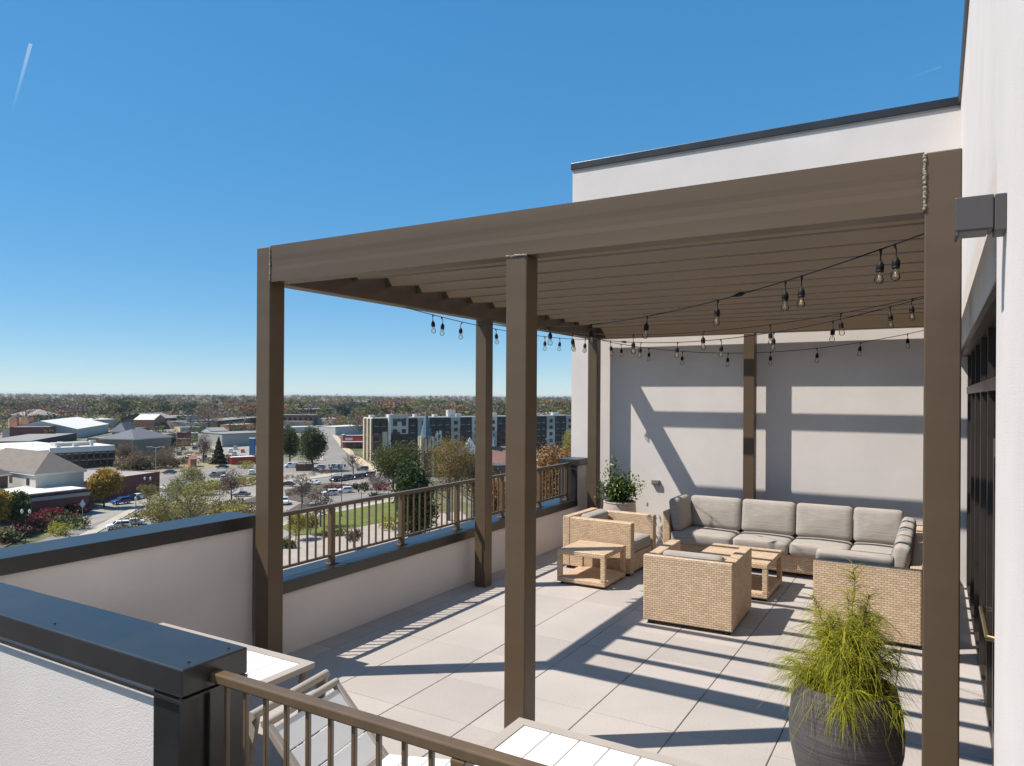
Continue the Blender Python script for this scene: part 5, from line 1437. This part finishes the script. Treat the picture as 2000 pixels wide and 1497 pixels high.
MB().tube([(0, 0, 0), (0, 0, 2.6)], 0.05, 6).build('post', 'pole_pale', sn)
MB().add([(-.62, 0, 3.2), (0, 0, 2.3), (.62, 0, 3.2), (0, 0, 4.3), (-.62, .05, 3.2), (0, .05, 2.3), (.62, .05, 3.2), (0, .05, 4.3)], [(0, 1, 2, 3), (7, 6, 5, 4), (0, 4, 5, 1), (1, 5, 6, 2), (2, 6, 7, 3), (3, 7, 4, 0)]).build('plate', 'white_trim', sn)

# ------------------------------------------------------------------ sky marks
def contrail_mat():
    m = bpy.data.materials.new('contrail'); m.use_nodes = True; M['contrail'] = m
    nt = m.node_tree; N = nt.nodes; L = nt.links; N.clear()
    o = N.new('ShaderNodeOutputMaterial'); t = N.new('ShaderNodeBsdfTransparent'); d = N.new('ShaderNodeBsdfTranslucent'); d2 = N.new('ShaderNodeBsdfDiffuse')
    ad = N.new('ShaderNodeAddShader'); mx = N.new('ShaderNodeMixShader'); at = N.new('ShaderNodeAttribute'); at.attribute_name = 'Col'
    L.new(d.outputs[0], ad.inputs[0]); L.new(d2.outputs[0], ad.inputs[1])
    d.inputs['Color'].default_value = (.5, .5, .5, 1); d2.inputs['Color'].default_value = (.5, .5, .5, 1)
    L.new(at.outputs['Fac'], mx.inputs['Fac']); L.new(t.outputs[0], mx.inputs[1]); L.new(ad.outputs[0], mx.inputs[2]); L.new(mx.outputs[0], o.inputs['Surface'])
contrail_mat()
def contrail(label, u0, v0, u1, v1, w0, w1, strength):
    D = 21000.0
    def pt(u, v):
        r = ray(u, v).normalized(); return Vector((0, 0, CAM_H)) + r * D
    a, b = pt(u0, v0), pt(u1, v1); n = 24; V = []; F = []; C = []
    ax = (b - a).normalized(); s1 = ax.cross(a.normalized()).normalized(); s2 = ax.cross(s1)
    for i in range(n + 1):
        t = i / n; p = a.lerp(b, t); w = (w0 + (w1 - w0) * t) / 2 / FPX * D
        for k in range(6): V.append(p + (s1 * math.cos(k * 1.0472) + s2 * math.sin(k * 1.0472)) * w)
    for i in range(n):
        al = strength * (1 - i / n) ** 1.3
        for k in range(6): F.append((i * 6 + k, i * 6 + (k + 1) % 6, (i + 1) * 6 + (k + 1) % 6, (i + 1) * 6 + k)); C.append((al, al, al))
    o = link('contrail', np_mesh('contrail', np.array(V), np.array(F), np.array(C, float), 'contrail'))
    o.visible_shadow = True
    return tag(o, label, 'contrail')
contrail('white contrail slanting down the upper left sky', 60, 86, 22, 225, 4.5, 2.5, 0.24)
contrail('faint thin contrail high at the right edge of the sky', 1838, 131, 1760, 158, 2.5, 2, 0.05)

# ------------------------------------------------------------------ air
def haze():
    m = bpy.data.materials.new('haze'); m.use_nodes = True; M['haze'] = m
    nt = m.node_tree; nt.nodes.clear()
    o = nt.nodes.new('ShaderNodeOutputMaterial'); v = nt.nodes.new('ShaderNodeVolumePrincipled')
    v.inputs['Color'].default_value = (0.86, 0.92, 1.0, 1); v.inputs['Density'].default_value = 0.000045
    v.inputs['Anisotropy'].default_value = 0.2
    nt.links.new(v.outputs[0], o.inputs['Volume'])
    ob = MB().box(-18200, 18200, -18200, 18200, GZ - 1.2, 13.0).build('haze', 'haze')
    tag(ob, kind='stuff')
haze()
